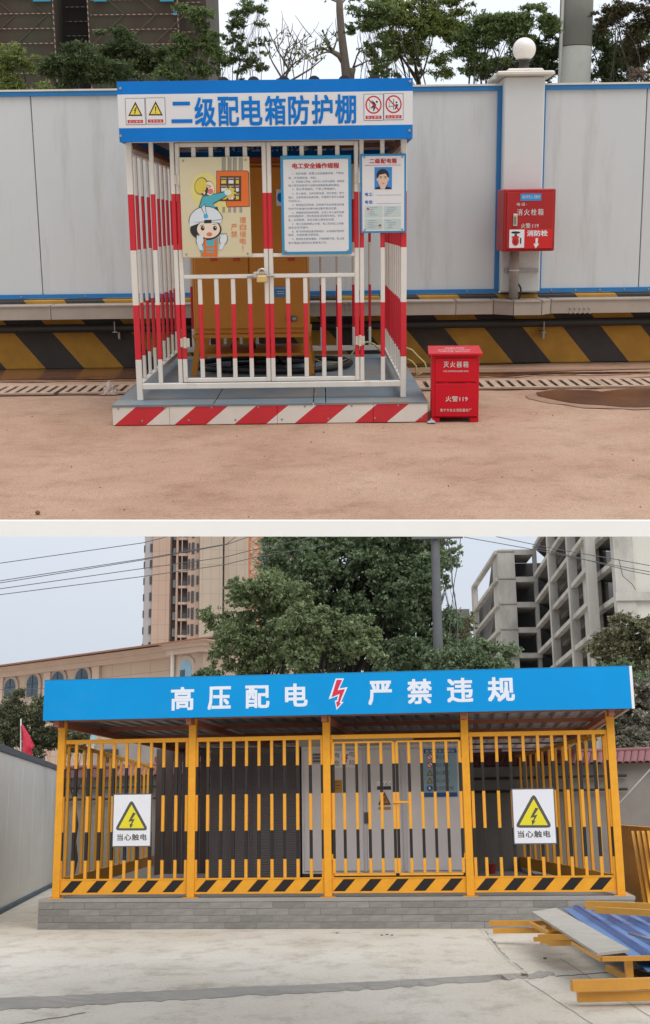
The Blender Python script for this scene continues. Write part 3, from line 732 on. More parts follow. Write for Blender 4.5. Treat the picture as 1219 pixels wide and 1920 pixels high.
for i in range(9):
    px = 247 + 57 * i; x = pS.uz(px, 150)[0]
    prof = [(x + .042 * math.cos(R(a_)), dF - .10, zS3 - .02 + .045 * math.sin(R(a_))) for a_ in range(0, 181, 20)]
    MB().prism(prof, (0, dB - dF + .19, 0)).build('roof_ridge', DARKROOF, roof)
# inner brown frame under the roof
RUSTY = M('rust_brown', (0.13, 0.055, 0.035), .7, .3, 12)
m = MB()
for x in (xl + .03, xr_ - .03): m.box(x - .012, x + .012, dF + .05, dB - .05, zS0 - .03, zS0 - .002)
m.bar((xl + .05, dB - .06, zS0 - .02), (xr_ - .05, dB - .06, zS0 - .02), .03)
m.bar((xr_ - .05, dF + .06, zS0 - .02), (xr_ - .6, dB - .07, zS0 + .1), .03)
m.build('roof_frame', RUSTY, cage)
# print on the front board
for i, ch in enumerate('二级配电箱防护棚'):
    x0, w_ = 321 + 43.9 * i, 39.5; yy = 207.5 - .021 * (x0 + 20 - 494); hh_ = 20 if ch == '二' else 27.5
    MB(plane=pS).ptext(ch, x0, yy - hh_, x0 + w_, yy + hh_, 2, 0, 0, .022).build('lettering', BLUE, fascia)
PRINT = [SIGNW, BLACK, YELP, REDP, M('grey_line', (.12, .11, .12), .5, .05)]
def tri(m, cx, cy, w, h, lay, mi, y0=0.0): m.ppoly([(cx - w / 2, cy + h / 2), (cx + w / 2, cy + h / 2), (cx, cy - h / 2)], lay, mi, y0)
def bolt(m, cx, cy, k, lay, mi, y0=0.0):
    m.ppoly([(cx + .1 * k, cy - .5 * k), (cx + .28 * k, cy - .45 * k), (cx + .02 * k, cy - .05 * k), (cx + .22 * k, cy - .1 * k), (cx + .02 * k, cy + .28 * k), (cx + .12 * k, cy + .26 * k), (cx - .08 * k, cy + .52 * k), (cx - .12 * k, cy + .22 * k), (cx - .04 * k, cy + .24 * k), (cx + .04 * k, cy + .05 * k), (cx - .2 * k, cy + .1 * k)], lay, mi, y0)
for cx, cy, txt, s in ((254, 209, '当心触电', 0), (292, 208, '注意安全', 1)):
    m = MB(plane=pS); m.prect(cx - 18.5, cy - 25, cx + 18.5, cy + 25, 1.5, 4); m.prect(cx - 17.6, cy - 24.1, cx + 17.6, cy + 24.1, 2, 0)
    tri(m, cx, cy - 5, 27, 27, 2.5, 1); tri(m, cx, cy - 3.6, 19.5, 19, 3, 2)
    if s == 0: bolt(m, cx - .5, cy - 1.5, 13, 3.5, 1)
    else: m.ppoly([(cx - 1.1, cy - 8), (cx + 1.1, cy - 8), (cx + .7, cy + 1), (cx - .7, cy + 1)], 3.5, 1); m.pell(cx, cy + 3.2, 1, 1, 3.5, 1)
    m.prect(cx - 14.5, cy + 16, cx + 14.5, cy + 22, 2.5, 3); m.ptext(txt, cx - 11.5, cy + 17, cx + 11.5, cy + 21, 3, 0, 0, 0.0, 1.5)
    m.build('warning_sticker', PRINT, fascia)
for cx, cy, txt, s in ((700.5, 201, '禁止攀登', 0), (738, 200, '禁止靠近', 1)):
    m = MB(plane=pS); m.prect(cx - 18.5, cy - 25, cx + 18.5, cy + 25, 1.5, 4); m.prect(cx - 17.6, cy - 24.1, cx + 17.6, cy + 24.1, 2, 0)
    m.pell(cx, cy - 4.5, 15.3, 17, 2.5, 3, n=32); m.pell(cx, cy - 4.5, 12.6, 14.2, 3, 0, n=32)
    if s == 0:
        m.ppoly([(cx - 4, cy - 13), (cx + 2, cy - 9), (cx + 5, cy - 4), (cx + 3, cy + 2), (cx + 1, cy + 7), (cx - 1, cy + 7), (cx, cy), (cx - 4, cy + 3), (cx - 5, cy + 1), (cx - 1, cy - 4)], 3.5, 1); m.pell(cx + 6, cy - 10, 2, 2, 3.5, 1); m.prect(cx - 7.5, cy - 9, cx - 7, cy + 6, 3.5, 1)
    else:
        m.prect(cx - .5, cy - 14, cx + .6, cy + 6, 3.5, 1); m.prect(cx - 8.5, cy - 9, cx - 7.8, cy + 2, 3.5, 1); m.prect(cx - 8.5, cy - 1, cx, cy, 3.5, 1); m.pell(cx + 5.5, cy - 8, 1.8, 1.8, 3.5, 1); m.ppoly([(cx + 4, cy - 5), (cx + 9, cy - 4), (cx + 7, cy + 1), (cx + 3, cy + 6), (cx + 2, cy + 4), (cx + 4, cy)], 3.5, 1)
    a_ = R(45); m.ppoly([(cx - 10.5, cy - 14), (cx - 8.8, cy - 15.6), (cx + 10.5, cy + 5), (cx + 8.8, cy + 6.6)], 4, 3)
    m.prect(cx - 15, cy + 16, cx + 15, cy + 22, 2.5, 3); m.ptext(txt, cx - 12, cy + 17, cx + 12, cy + 21, 3, 0, 0, 0.0, 1.5)
    m.build('warning_sticker', PRINT, fascia)
for px, py in ((221 + 5, 166), (226.5, 255), (769, 153), (768, 245)):
    u, z = pS.uz(px, py); MB().cbox(u - .008, u + .008, dF - .136, dF - .1302, z - .008, z + .008, .003).build('screw', STEEL, fascia)
# padlock
px0, zq = xF(492, 517), zF(512)
t = thing('padlock', 'brass padlock with steel shackle locking the two cage gates', 'padlock', (px0, dF - .04, zq - .05))
MB().cbox(px0 - .034, px0 + .034, dF - .075, dF - .045, zF(529) , zF(515.5), .006).build('lock_body', M('brass', (0.62, 0.45, 0.20), .35, .1, metal=.5), t)
MB().tube([(px0 - .022 + .0, dF - .06, zF(516))] + [(px0 + .024 * math.cos(R(a_)), dF - .06, zF(511) + .026 * math.sin(R(a_))) for a_ in range(180, -1, -20)] + [(px0 + .024, dF - .06, zF(516))], .0075, 8).build('shackle', M('chrome', (0.6, 0.6, 0.6), .25, .05, metal=.9), t, smooth=True)
MB().cbox(xF(476, 517), xF(500, 517), dF - .042, dF - .017, zF(520), zF(509), .004).build('hasp', M('hinge_white', (0.58, 0.52, 0.45)), t)
MB().tube([(xF(464, 518), dF - .03, zF(517.5)), (xF(515, 517), dF - .03, zF(517.5))], .007, 8).build('bolt_rod', STEEL, t)

# ---- orange distribution cabinet in the cage
ORA = M('cabinet_orange', (0.52, 0.195, 0.018), 0.42, 0.08, 2.5, dirt=(0.36, 0.13, 0.02), dscale=2, dth=0.62)
dC = FU.gd(365, 706, zP).y; pC = front(dC, FU)
ca, cb = pC.uz(362, 560)[0], pC.uz(579, 560)[0]
zc0, zc1, zs0 = pC.uz(470, 626)[1], pC.uz(470, 305)[1], pC.uz(470, 633)[1]
cdep = min(1.3, dB - dC - .25)
t = thing('distribution_cabinet', 'orange two-door electrical distribution cabinet on splayed legs inside the cage', 'cabinet', ((ca + cb) / 2, dC, zP))
MB().cbox(ca, cb, dC, dC + cdep, zc0, zc1, .008).build('body', ORA, t)
MB().box(ca - .012, cb + .012, dC - .012, dC + cdep + .01, zs0, zc0 - .001).build('stand_frame', ORA, t)
for sx_ in (-1, 1):
    for yy in (dC + .02, dC + cdep - .03):
        x0_ = ca + .03 if sx_ < 0 else cb - .03
        MB().bar((x0_ + sx_ * .045, yy, zP + .004), (x0_, yy, zs0), .042, .042).build('leg', ORA, t)
zsh = pC.uz(470, 664)[1]
MB().box(ca + .0, cb - .0, dC + .05, dC + cdep - .06, zsh - .02, zsh).build('shelf', ORA, t)
cm = pC.uz(468.5, 560)[0]
for a_, b_ in ((ca + .02, cm - .003), (cm + .003, cb - .02)):
    d = MB().cbox(a_, b_, dC - .022, dC - .0005, zc0 + .04, zc1 - .03, .006).build('door', ORA, t)
m = MB(plane=pC)
for px in (401, 444, 546): m = MB(plane=pC); m.ptext('危险', px - 7, 483, px + 7, 490, 1, 0, -.023, .02); m.build('lettering', REDB, t)
m = MB(plane=pC); m.slab(514, 537, 537, 557, .002, 0, -.0225); m.ptext('配电箱管理', 516, 538.5, 535, 541.5, 3, 1, -.0225, 0.0); m.prect(520, 546, 533, 547, 3, 1, -.0225); m.prect(520, 550, 533, 551, 3, 1, -.0225); m.build('label_plate', [M('label_blue', (.03, .2, .42), .5, .05), LET], t)
m = MB(plane=pC); m.slab(537, 592, 557, 602, .03, 0, -.0225, .008); m.pell(552, 597, 4, 3.6, 31, 1, -.0225); m.build('door_latch', [M('latch_dark', (.08, .07, .06), .5, .1), STEEL], t)
m = MB(plane=pC); m.slab(518, 355, 531, 386, .002, 0, -.0225); m.pell(526, 370, 6, 9, 3, 1, -.0225); m.build('label_plate', [SIGNW, BLUE], t)
MB().box(ca - .01, cb + .01, dC - .03, dC + cdep + .02, zc1 + .001, zc1 + .035).build('top_cap', M('cab_top', (.30, .05, .015), .5, .1), t)
CABLE = M('black_cable', (0.02, 0.018, 0.017), .5, .1)
rg = random.Random(11)
for i in range(3):
    x0_ = ca + (cb - ca) * (.3 + .18 * i); e = Vector((x0_ + rg.uniform(-.25, .25), dC + .5 + rg.uniform(-.1, .3), zP + .02))
    tag(MB().tube([(x0_, dC + .5, zc0), (x0_ + rg.uniform(-.08, .08), dC + .45, zP + .35), (x0_ + rg.uniform(-.1, .1), dC + .48, zP + .18), e, (e.x + .35, e.y + .2, zP + .02)], .018, 8).build('power_cable', CABLE, smooth=True), ('black power cable dropping nearest the cabinet\'s left leg', 'black power cable dropping from the middle of the orange cabinet', 'black power cable dropping nearest the cabinet\'s right leg')[i], 'cable', 'power cables under the orange cabinet')
pts = [(cm + .15 + .62 * math.cos(R(a_)), dC + .55 + .5 * math.sin(R(a_)), zP + .03 + .006 * math.sin(a_)) for a_ in range(0, 380, 20)]
tag(MB().tube(pts, .024, 8).build('cable_coil', CABLE, smooth=True), 'coil of thick black cable lying on the deck below the cabinet', 'cable')
# thin earth wire loops
EW = M('earth_wire', (0.42, 0.38, 0.16), .5, .15)
zz = Z(570, 460, .2133)
def at2(pts, ds): return [FU.at(p[0], p[1], d) for p, d in zip(pts, ds)]
q = zz((90, 1000), (180, 1040), (300, 1030), (390, 1000), (450, 915), (500, 860), (560, 850), (620, 870), (670, 930))
tag(MB().tube(at2(q, [dB - .5] * 6 + [dB - .25] * 3), .008, 6).build('earth_wire', EW, smooth=True), 'thin yellow wire looping over the deck inside the cage', 'wire')
q = zz((900, 900), (950, 920), (1000, 975), (1060, 1030), (1075, 1070), (1045, 1115), (990, 1140), (985, 1060), (950, 1020), (910, 1000))
tag(MB().tube(at2(q, [dB - .4] * 10), .008, 6).build('earth_wire', EW, smooth=True), 'thin yellow wire looping outside the cage beside the red box', 'wire')

# ---- boards hung on the cage front
dN = dF - .03; pN = front(dN, FU)
def board(name, label, px0, py0, px1, py1, matlist, th=.012):
    m = MB(plane=pN); m.slab(px0, py0, px1, py1, th, 0, 0.0, .002)
    a_, b_, z0_, z1_ = m.rect(px0, py0, px1, py1)
    t = thing(name, label, 'sign', ((a_ + b_) / 2, dN, z0_)); m.build('board', matlist[0], t)
    for sx_ in (a_ + .025, b_ - .025):
        for sz_ in (z0_ + .02, z1_ - .02): MB().cbox(sx_ - .006, sx_ + .006, dN - th - .004, dN - th - .0004, sz_ - .006, sz_ + .006, .002).build('rivet', STEEL, t)
    return t
CREAM = M('poster_cream', (0.60, 0.54, 0.36), .4, .06, 3)
t = board('safety_poster', 'cream cartoon safety poster with helmeted workers on the left gate', 339.5, 294.5, 470, 482, [CREAM])
PC = [CREAM, M('p_glow', (.66, .58, .22), .5, .1), M('p_orange', (.66, .14, .02), .5, .06), M('p_brown', (.09, .035, .015), .5, .1), M('p_grey', (.28, .27, .25), .5, .15), M('p_yellow', (.62, .50, .07), .5, .08), M('p_skin', (.74, .62, .50), .5, .04), BLACK, M('p_pink', (.62, .16, .15), .5, .06), M('p_teal', (.07, .38, .46), .5, .06), M('p_pale', (.62, .68, .74), .5, .05), M('p_navy', (.02, .06, .10), .5, .1), M('p_cyan', (.05, .38, .66), .5, .05)]
zz = Z(330, 280, .15587)
m = MB(plane=pN); y = -.012
def P(mi, lay, *pts): m.ppoly(zz(*pts), lay, mi, y)
def Q(mi, lay, x0, y0, x1, y1): a = zz((x0, y0), (x1, y1)); m.ppoly([a[0], (a[0][0], a[1][1]), a[1], (a[1][0], a[0][1])][::-1], lay, mi, y)
def O(mi, lay, cx, cy, rx, ry, rot=0, a0=0, a1=360): c = zz((cx, cy))[0]; m.pell(c[0], c[1], rx * .15587, ry * .15587, lay, mi, y, rot, a0, a1)
O(1, .6, 345, 490, 165, 215); O(1, .65, 560, 640, 120, 130)
for x in (575, 645, 708, 780): Q(4, 1, x - 19, 96, x + 19, 262); Q(7, .9, x - 22, 96, x + 22, 262); Q(4, 1, x - 17, 690, x + 17, 760)
P(7, 1.1, (486, 258), (850, 255), (880, 275), (888, 690), (612, 698), (596, 620), (486, 610)); P(2, 1.3, (492, 264), (846, 261), (872, 280), (880, 682), (616, 690), (602, 614), (492, 604))
Q(3, 1.6, 530, 322, 786, 624)
for i in range(3):
    for j in range(3): Q(4, 1.9, 540 + i * 88, 340 + j * 95, 540 + i * 88 + (70 if i < 2 else 44), 340 + j * 95 + 18); Q(10 if (i + j) % 2 else 5, 1.9, 545 + i * 88, 370 + j * 95, 545 + i * 88 + (60 if i < 2 else 36), 370 + j * 95 + 42)
star = []
for i in range(18): r_ = 90 if i % 2 == 0 else 52; star.append((645 + r_ * math.cos(R(i * 20)), 525 + r_ * math.sin(R(i * 20)) * .95))
P(5, 2.2, *star)
P(11, 1.2, (300, 690), (500, 690), (555, 880), (300, 880))
P(7, 2.4, (316, 566), (442, 538), (585, 508), (614, 566), (452, 660), (490, 736), (260, 760), (285, 660)); P(9, 2.6, (322, 572), (442, 546), (582, 516), (606, 560), (446, 650), (482, 728), (272, 750), (294, 665))
O(7, 2.5, 395, 470, 72, 92, -10); O(6, 2.7, 402, 470, 62, 84, -10); O(7, 2.8, 345, 500, 42, 60, 20); O(6, 2.9, 340, 520, 14, 24); O(8, 3, 415, 505, 34, 34); O(7, 2.6, 303, 440, 78, 104, 12); O(5, 2.9, 300, 440, 70, 96, 12); O(10, 3, 626, 520, 42, 34); P(7, 3, (370, 425), (410, 435), (408, 442), (370, 433)); P(7, 3, (392, 455), (420, 440), (424, 447), (396, 464))
O(7, 3.1, 360, 965, 190, 130); O(6, 3.4, 392, 960, 138, 108); O(7, 3.0, 360, 862, 206, 178, -6, 0, 180); O(10, 3.5, 360, 862, 198, 170, -6, 0, 180); P(10, 3.45, (160, 935), (170, 880), (550, 850), (548, 885), (360, 856)); P(7, 3.7, (340, 850), (430, 846), (428, 888), (340, 892)); P(7, 3.6, (300, 700), (350, 660), (372, 780), (345, 790)); P(10, 3.7, (310, 700), (345, 668), (364, 776), (346, 780)); O(12, 3.9, 360, 803, 28, 30)
for x in (322, 470): O(7, 3.7, x, 948, 23, 29); O(10, 3.9, x + 7, 938, 6, 8)
O(8, 3.7, 403, 1022, 34, 25); P(7, 3.6, (290, 915), (338, 905), (338, 911), (290, 921)); P(7, 3.6, (440, 900), (490, 895), (490, 901), (440, 906))
P(9, 2.9, (330, 1070), (510, 1062), (506, 1262), (300, 1262), (280, 1180))
for x in (352, 480): P(2, 3.2, (x - 16, 1075), (x + 14, 1075), (x + 18, 1290), (x - 20, 1290))
for yy in (1160, 1205): Q(2, 3.25, 335, yy, 500, yy + 22)
Q(2, 3.3, 302, 1246, 500, 1288); O(7, 3.3, 290, 1098, 50, 66); O(10, 3.5, 290, 1098, 43, 59); O(7, 3.3, 572, 1085, 50, 68, 15); O(10, 3.5, 572, 1085, 43, 61, 15)
for cx, cy in ((290, 1060), (572, 1045)):
    for k in range(4): O(7, 3.2, cx - 30 + 20 * k, cy - 8, 12, 28); O(10, 3.55, cx - 30 + 20 * k, cy - 6, 8.5, 24)
P(10, 3.4, (256, 1140), (310, 1140), (330, 1215), (290, 1210)); P(10, 3.4, (530, 1140), (590, 1130), (560, 1200), (520, 1205))
for i, ch in enumerate('擅自接电'): a_ = zz((768, 812 + i * 85), (845, 888 + i * 85)); m.ptext(ch, a_[0][0], a_[0][1], a_[1][0], a_[1][1], 1.5, 2, y, .0)
a_ = zz((800, 1160), (812, 1220)); m.ptext('!', a_[0][0], a_[0][1], a_[1][0], a_[1][1], 1.5, 2, y, .0)
for i, ch in enumerate('严禁'): a_ = zz((662, 898 + i * 85), (738, 975 + i * 85)); m.ptext(ch, a_[0][0], a_[0][1], a_[1][0], a_[1][1], 1.5, 2, y, .0)
m.build('cartoon_print', PC, t)

FRAMEB = M('board_blue', (0.02, 0.26, 0.50), .42, .06)
t = board('rules_board', 'white rules board with blue border and red heading on the right gate', 527.5, 291.5, 659, 476.5, [FRAMEB])
zz = Z(525, 290, .11485); y = -.012
m = MB(plane=pN); m.prect(532.5, 298.5, 653.5, 471.5, 1, 0, y)
m.ptext('电工安全操作规程', 548, 305.5, 636, 316, 2, 1, y, .03)
rules = ['1、检修电器、配置工具设备要保管、严禁违', '规、并定期检查、校验。', '2、现场施工用电、应有专人负责与管理、按照规', '程之规定安装电气设备和线路避免漏电事故。', '3、禁止带电接线、严禁上带电操作。', '4、有人触电、立即切断电源、进行急救；电气', '着火、立即将有关电源切断、并使用干粉灭火器或', '干砂灭火。', '5、使用高压试电笔、应有电气专业资格证的操', '作的不许单独作业操作者应戴手套在位置。', '6、线路架设及检修电路、必须上专人监护及做', '好的线路防护、并在危险处设有警示标志、切勿', '乱、必须使用、发生问题上报及时处理。', '7、电工及接线禁止外借、电工应持证上岗操', '或无证无可操作。', '8、电气材料或设备领用电时、必须做好使用手', '续及、并按规格分别存放。', '9、现场发生配电事故、不得隐瞒不报、有上报', '者不得超过规定的从事有电工作。']
ys_ = [305, 378, 437, 500, 560, 632, 693, 757, 817, 880, 942, 1000, 1062, 1127, 1190, 1250, 1308, 1372, 1438]
for s, yy in zip(rules, ys_):
    ind = 200 if s[0].isdigit() else 138; wd = min(1048, ind + len(s) * 42)
    a_ = zz((ind, yy - 19), (wd, yy + 19)); m.ptext(s, a_[0][0], a_[0][1], a_[1][0], a_[1][1], 2, 2, y, 0.0)
m.build('printed_sheet', [SIGNW, REDP, M('ink_blue', (.10, .19, .30), .5, .1)], t)

t = board('duty_board', 'small blue-edged duty board with a portrait photo on the cage front', 676, 288.5, 761.5, 436.5, [M('board_blue2', (0.02, 0.22, 0.46), .42, .06)])
zz = Z(670, 280, 1 / 12)
m = MB(plane=pN)
PD = [SIGNW, REDP, BLUE, M('hair_black', (.015, .015, .025), .5, .1), M('face_skin', (.66, .46, .36), .5, .04), M('photo_blue', (.03, .22, .58), .5, .04), M('id_paper', (.46, .55, .54), .5, .1), M('rule_grey', (.25, .28, .4), .5, .1), M('lip', (.5, .2, .18), .5, .1)]
m.prect(679.5, 292.5, 758, 433, 1, 0, y)
m.ptext('二级配电箱', 693, 297, 744, 306.5, 2, 1, y, .03, 1.15); m.prect(684, 309.3, 752, 310.1, 2, 1, y)
c = zz((388, 400), (780, 900)); m.prect(c[0][0], c[0][1], c[1][0], c[1][1], 2, 5, y)
def O2(mi, lay, cx, cy, rx, ry, a0=0, a1=360): q_ = zz((cx, cy))[0]; m.pell(q_[0], q_[1], rx / 12, ry / 12, lay, mi, y, 0, a0, a1)
m.ppoly(zz((390, 898), (420, 860), (490, 835), (660, 835), (740, 855), (778, 898)), 2.4, 3, y); m.ppoly(zz((500, 820), (650, 820), (620, 898), (530, 898)), 2.6, 4, y)
O2(3, 2.8, 572, 590, 142, 150); O2(4, 3.0, 578, 690, 112, 165); O2(4, 2.9, 455, 680, 18, 40); O2(4, 2.9, 695, 670, 18, 40)
m.ppoly(zz((440, 650), (450, 520), (560, 470), (690, 530), (705, 640), (680, 590), (640, 545), (560, 560), (490, 575), (465, 640)), 3.2, 3, y)
for x in (525, 632): O2(3, 3.4, x, 642, 20, 10); m.ppoly(zz((x - 32, 612), (x + 30, 606), (x + 30, 616), (x - 32, 622)), 3.4, 3, y)
O2(8, 3.4, 582, 770, 34, 12); m.ppoly(zz((572, 650), (590, 650), (600, 720), (566, 722)), 3.3, 8, y) if False else None
m.ptext('电工:', 684.5, 361, 700, 367.5, 2, 2, y, .02, 1.15); m.ptext('电话:', 684.5, 375.5, 700, 382, 2, 2, y, .02, 1.15); m.prect(706, 365.3, 752, 366, 2, 7, y); m.prect(706, 381, 752, 381.7, 2, 7, y)
for (x0, y0, x1, y1_) in ((684, 386, 717, 407.5), (719.5, 386, 752, 406.5), (684, 410, 717, 430.5), (719.5, 410, 752, 430.5)):
    m.prect(x0, y0, x1, y1_, 2, 6, y)
    rg = random.Random(int(x0 * y0))
    for k in range(5):
        xx = x0 + rg.uniform(2, 10); m.prect(xx, y0 + 3 + 3.4 * k, xx + rg.uniform(6, 18), y0 + 4 + 3.4 * k, 2.5, 7, y)
m.pell(690, 391.5, 2, 2.3, 3, 1, y); m.pell(712.5, 424, 2.6, 3.4, 3, 3, y); m.pell(712.5, 425, 1.6, 2.2, 3.3, 4, y)
m.build('printed_sheet', PD, t)

# ---- litter
def crumple(name, label, cat, fr, px, py, r, h, mat, seed):
    rg = random.Random(seed); p = fr.gd(px, py); m = MB(); n = 12; vs = []
    for j in range(n + 1):
        for i in range(n + 1):
            x = (i / n - .5) * 2; y_ = (j / n - .5) * 2; e = max(0, 1 - (x * x + y_ * y_) ** .5)
            vs.append((p.x + x * r + rg.uniform(-1, 1) * r * .12, p.y + y_ * r * 1.5 + rg.uniform(-1, 1) * r * .15, .007 + h * e * rg.uniform(.3, 1.3)))
    m.add(vs, [(j * (n + 1) + i, j * (n + 1) + i + 1, (j + 1) * (n + 1) + i + 1, (j + 1) * (n + 1) + i) for j in range(n) for i in range(n)])
    return tag(m.build(name, mat, base=(p.x, p.y, .007)), label, cat)
bag, bnt, bb = _base('clear_bag', .25, 0, .5); bb.inputs['Base Color'].default_value = (.62, .50, .43, 1); bb.inputs['Alpha'].default_value = .55
crumple('plastic_bag', 'crumpled clear plastic bag lying left of the platform', 'bag', FU, 207, 738, .075, .10, bag, 4)
crumple('foil_scrap', 'crumpled grey wrapper between platform and extinguisher box', 'litter', FU, 809, 793, .026, .022, M('foil', (.45, .45, .48), .3, .2, 30, metal=.3), 9)
rg = random.Random(21)
PEB = M('pebble_brown', (.16, .08, .05), .9, .3, 30)
m = MB()
for i in range(70):
    p = FU.gd(rg.uniform(-20, 1240), rg.uniform(790, 970) if i < 30 else rg.uniform(700, 800)); r_ = rg.uniform(.002, .005)
    m.ball((p.x, p.y, r_ * .4), r_, 7, 0, 4, .7)
tag(m.build('grit', PEB), 'brown grit scattered over the sandy ground', 'grit', kind='stuff')
p = FU.gd(71, 964); tag(MB().ball((p.x, p.y, .008), .012, 8, 0, 5, .8).build('pebble', PEB), 'dark pebble alone on the bare sandy ground', 'pebble')

# ---- background of the terrace: netted tower, trees, poles
dS = dW + 10.5; pK = front(dS, FU); kS = pK.mpp(200, 80)
NET = M('safety_net', (0.062, 0.046, 0.033), .9, .28, .9, 0.1, 8, dirt=(0.05, 0.07, 0.045), dscale=.5, dth=.46, stretch=(1, 1, .35))
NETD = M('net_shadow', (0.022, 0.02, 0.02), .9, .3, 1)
t = thing('netted_tower', 'dark high-rise under construction wrapped in brown safety netting', 'building', (pK.uz(150, 100)[0], dS, 0))
zlo, zhi = -0.1, pK.uz(200, -120)[1]
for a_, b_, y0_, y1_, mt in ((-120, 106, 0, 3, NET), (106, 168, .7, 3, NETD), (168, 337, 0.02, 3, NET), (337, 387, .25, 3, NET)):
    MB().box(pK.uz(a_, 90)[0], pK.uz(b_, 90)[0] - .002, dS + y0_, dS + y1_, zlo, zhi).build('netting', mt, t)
PINK = banded('pink_rope', (.42, .27, .22), (.11, .085, .07), [i * .05 for i in range(-2, 2)], .8) if False else None
dash, dnt, db = _base('dash_rope', .8)
tcd = node(dnt, 'ShaderNodeTexCoord'); vd = node(dnt, 'ShaderNodeVectorMath', operation='DOT_PRODUCT'); vd.inputs[1].default_value = (11, 0, 11)
dnt.links.new(tcd.outputs['Object'], vd.inputs[0]); fd = node(dnt, 'ShaderNodeMath', operation='FRACT'); dnt.links.new(vd.outputs['Value'], fd.inputs[0])
gd_ = node(dnt, 'ShaderNodeMath', operation='GREATER_THAN'); gd_.inputs[1].default_value = .45; dnt.links.new(fd.outputs[0], gd_.inputs[0])
dnt.links.new(mixc(dnt, gd_.outputs[0], (.08, .05, .04), (.38, .25, .21)), db.inputs['Base Color'])
for i in range(9):
    row = -40 + 28 * i + 12
    for a_, b_, yy in ((-120, 103, 0), (170, 335, .02), (339, 376, .25), (108, 160, .7)):
        za, zb_ = pK.uz(a_, row)[1], pK.uz(a_, row)[1]
        MB().bar((pK.uz(a_, row)[0], dS + yy - .02, za), (pK.uz(b_, row)[0], dS + yy - .02, za), .011, .012 if yy < .5 else .008).build('ledger', dash, t)
for px in (104.5, 169, 336):
    MB().bar((pK.uz(px, 90)[0], dS - .03, zlo), (pK.uz(px, 90)[0], dS - .03, zhi), .014).build('standard', dash, t)
DIAG = M('diagonal_tube', (.095, .075, .06), .8, .2)
for k in range(6):
    for a_ in (-90, -30, 30, 175, 235, 290):
        x0_, x1_ = pK.uz(a_, 90)[0], pK.uz(a_ + 62, 90)[0]; z0_ = pK.uz(100, 140 - 56 * k)[1]; z1_ = pK.uz(100, 140 - 56 * (k + 1))[1]
        if (a_ // 30 + k) % 2: x0_, x1_ = x1_, x0_
        MB().bar((x0_, dS - .012, z0_), (x1_, dS - .012, z1_), .012).build('brace', DIAG, t)
PB = M('billboard_blue', (.03, .25, .38), .6, .1)
for a_, b_ in ((62, 95), (176, 200), (300, 326)):
    m = MB(plane=pK); m.slab(a_, -8, b_, 3, .02, 0, -.03); m.build('banner', PB, t)
m = MB(plane=pK); m.slab(325, 18, 333, 28, .02, 0, -.03); m.build('banner', M('lamp_blue', (.12, .35, .65), .5, .1), t)

BARK = M('bark_grey', (.16, .13, .105), .9, .25, 12, .5, 30, stretch=(1, 1, .3))
BARKD = M('bark_dark', (.07, .055, .042), .9, .25, 10, .5, 20)
LF1 = leafmat('leaf_feather', (.055, .085, .030), (.22, .29, .10))
LF2 = leafmat('leaf_yellowgreen', (.085, .115, .028), (.32, .37, .11))
LF3 = leafmat('leaf_dark', (.036, .055, .022), (.14, .185, .065))
def utree(label, bx, d, tr, puffs, n, size, mat, seed, flat=.4, twig=.3, asp=2.6, bark=BARKD, name='tree'):
    b = FU.at(bx, 300, d); b.z = -.12
    return tree(name, label, FU, b, puffpx(FU, scatter([(p[0], p[1], p[2] * 1.1, p[3] * 1.35) for p in puffs], seed, 6, .52, 1.25), d), int(n * 3.2), size * KU * .8, mat, bark, tr * KU, seed, 'trees behind the hoarding', .3, flat * 1.2, twig * 1.5, asp * 1.25, nlimb=len(puffs))
d1 = dW + 1.3
utree('yellowish low shrub-like tree at the far left end of the hoarding', 20, d1 + .3, .03, [(12, 128, 30, 22), (48, 142, 26, 20), (-10, 150, 28, 24), (60, 118, 14, 10)], 3000, .055, LF2, 31)
utree('dark feathery tree in front of the netted tower, nearest its dark recess', 170, d1, .035, [(140, 118, 34, 14), (190, 105, 40, 12), (165, 138, 44, 16), (120, 140, 26, 16), (215, 130, 30, 14)], 4200, .06, LF3, 32)
utree('dark feathery tree in front of the netted tower beside the signboard', 262, d1 + .4, .035, [(255, 80, 36, 12), (285, 98, 34, 12), (235, 118, 34, 14), (275, 130, 44, 16), (310, 120, 24, 14), (205, 56, 24, 8)], 4200, .06, LF3, 33)
utree('feathery tree against the right edge of the netted tower', 362, d1 - .2, .03, [(365, 30, 22, 10), (352, 78, 26, 12), (375, 108, 26, 14), (345, 130, 30, 14), (385, 62, 16, 10), (330, 85, 14, 7)], 3800, .055, LF1, 34)
utree('slender open tree with small leaf tufts against the sky', 445, d1 + .2, .022, [(474, 10, 20, 9), (470, 32, 24, 8), (442, 40, 18, 7), (420, 60, 18, 9), (408, 92, 16, 10), (452, 72, 16, 6), (488, 78, 13, 5), (440, 110, 22, 10), (478, 112, 24, 9), (410, 125, 18, 9), (466, 136, 26, 9)], 3000, .05, LF1, 35)
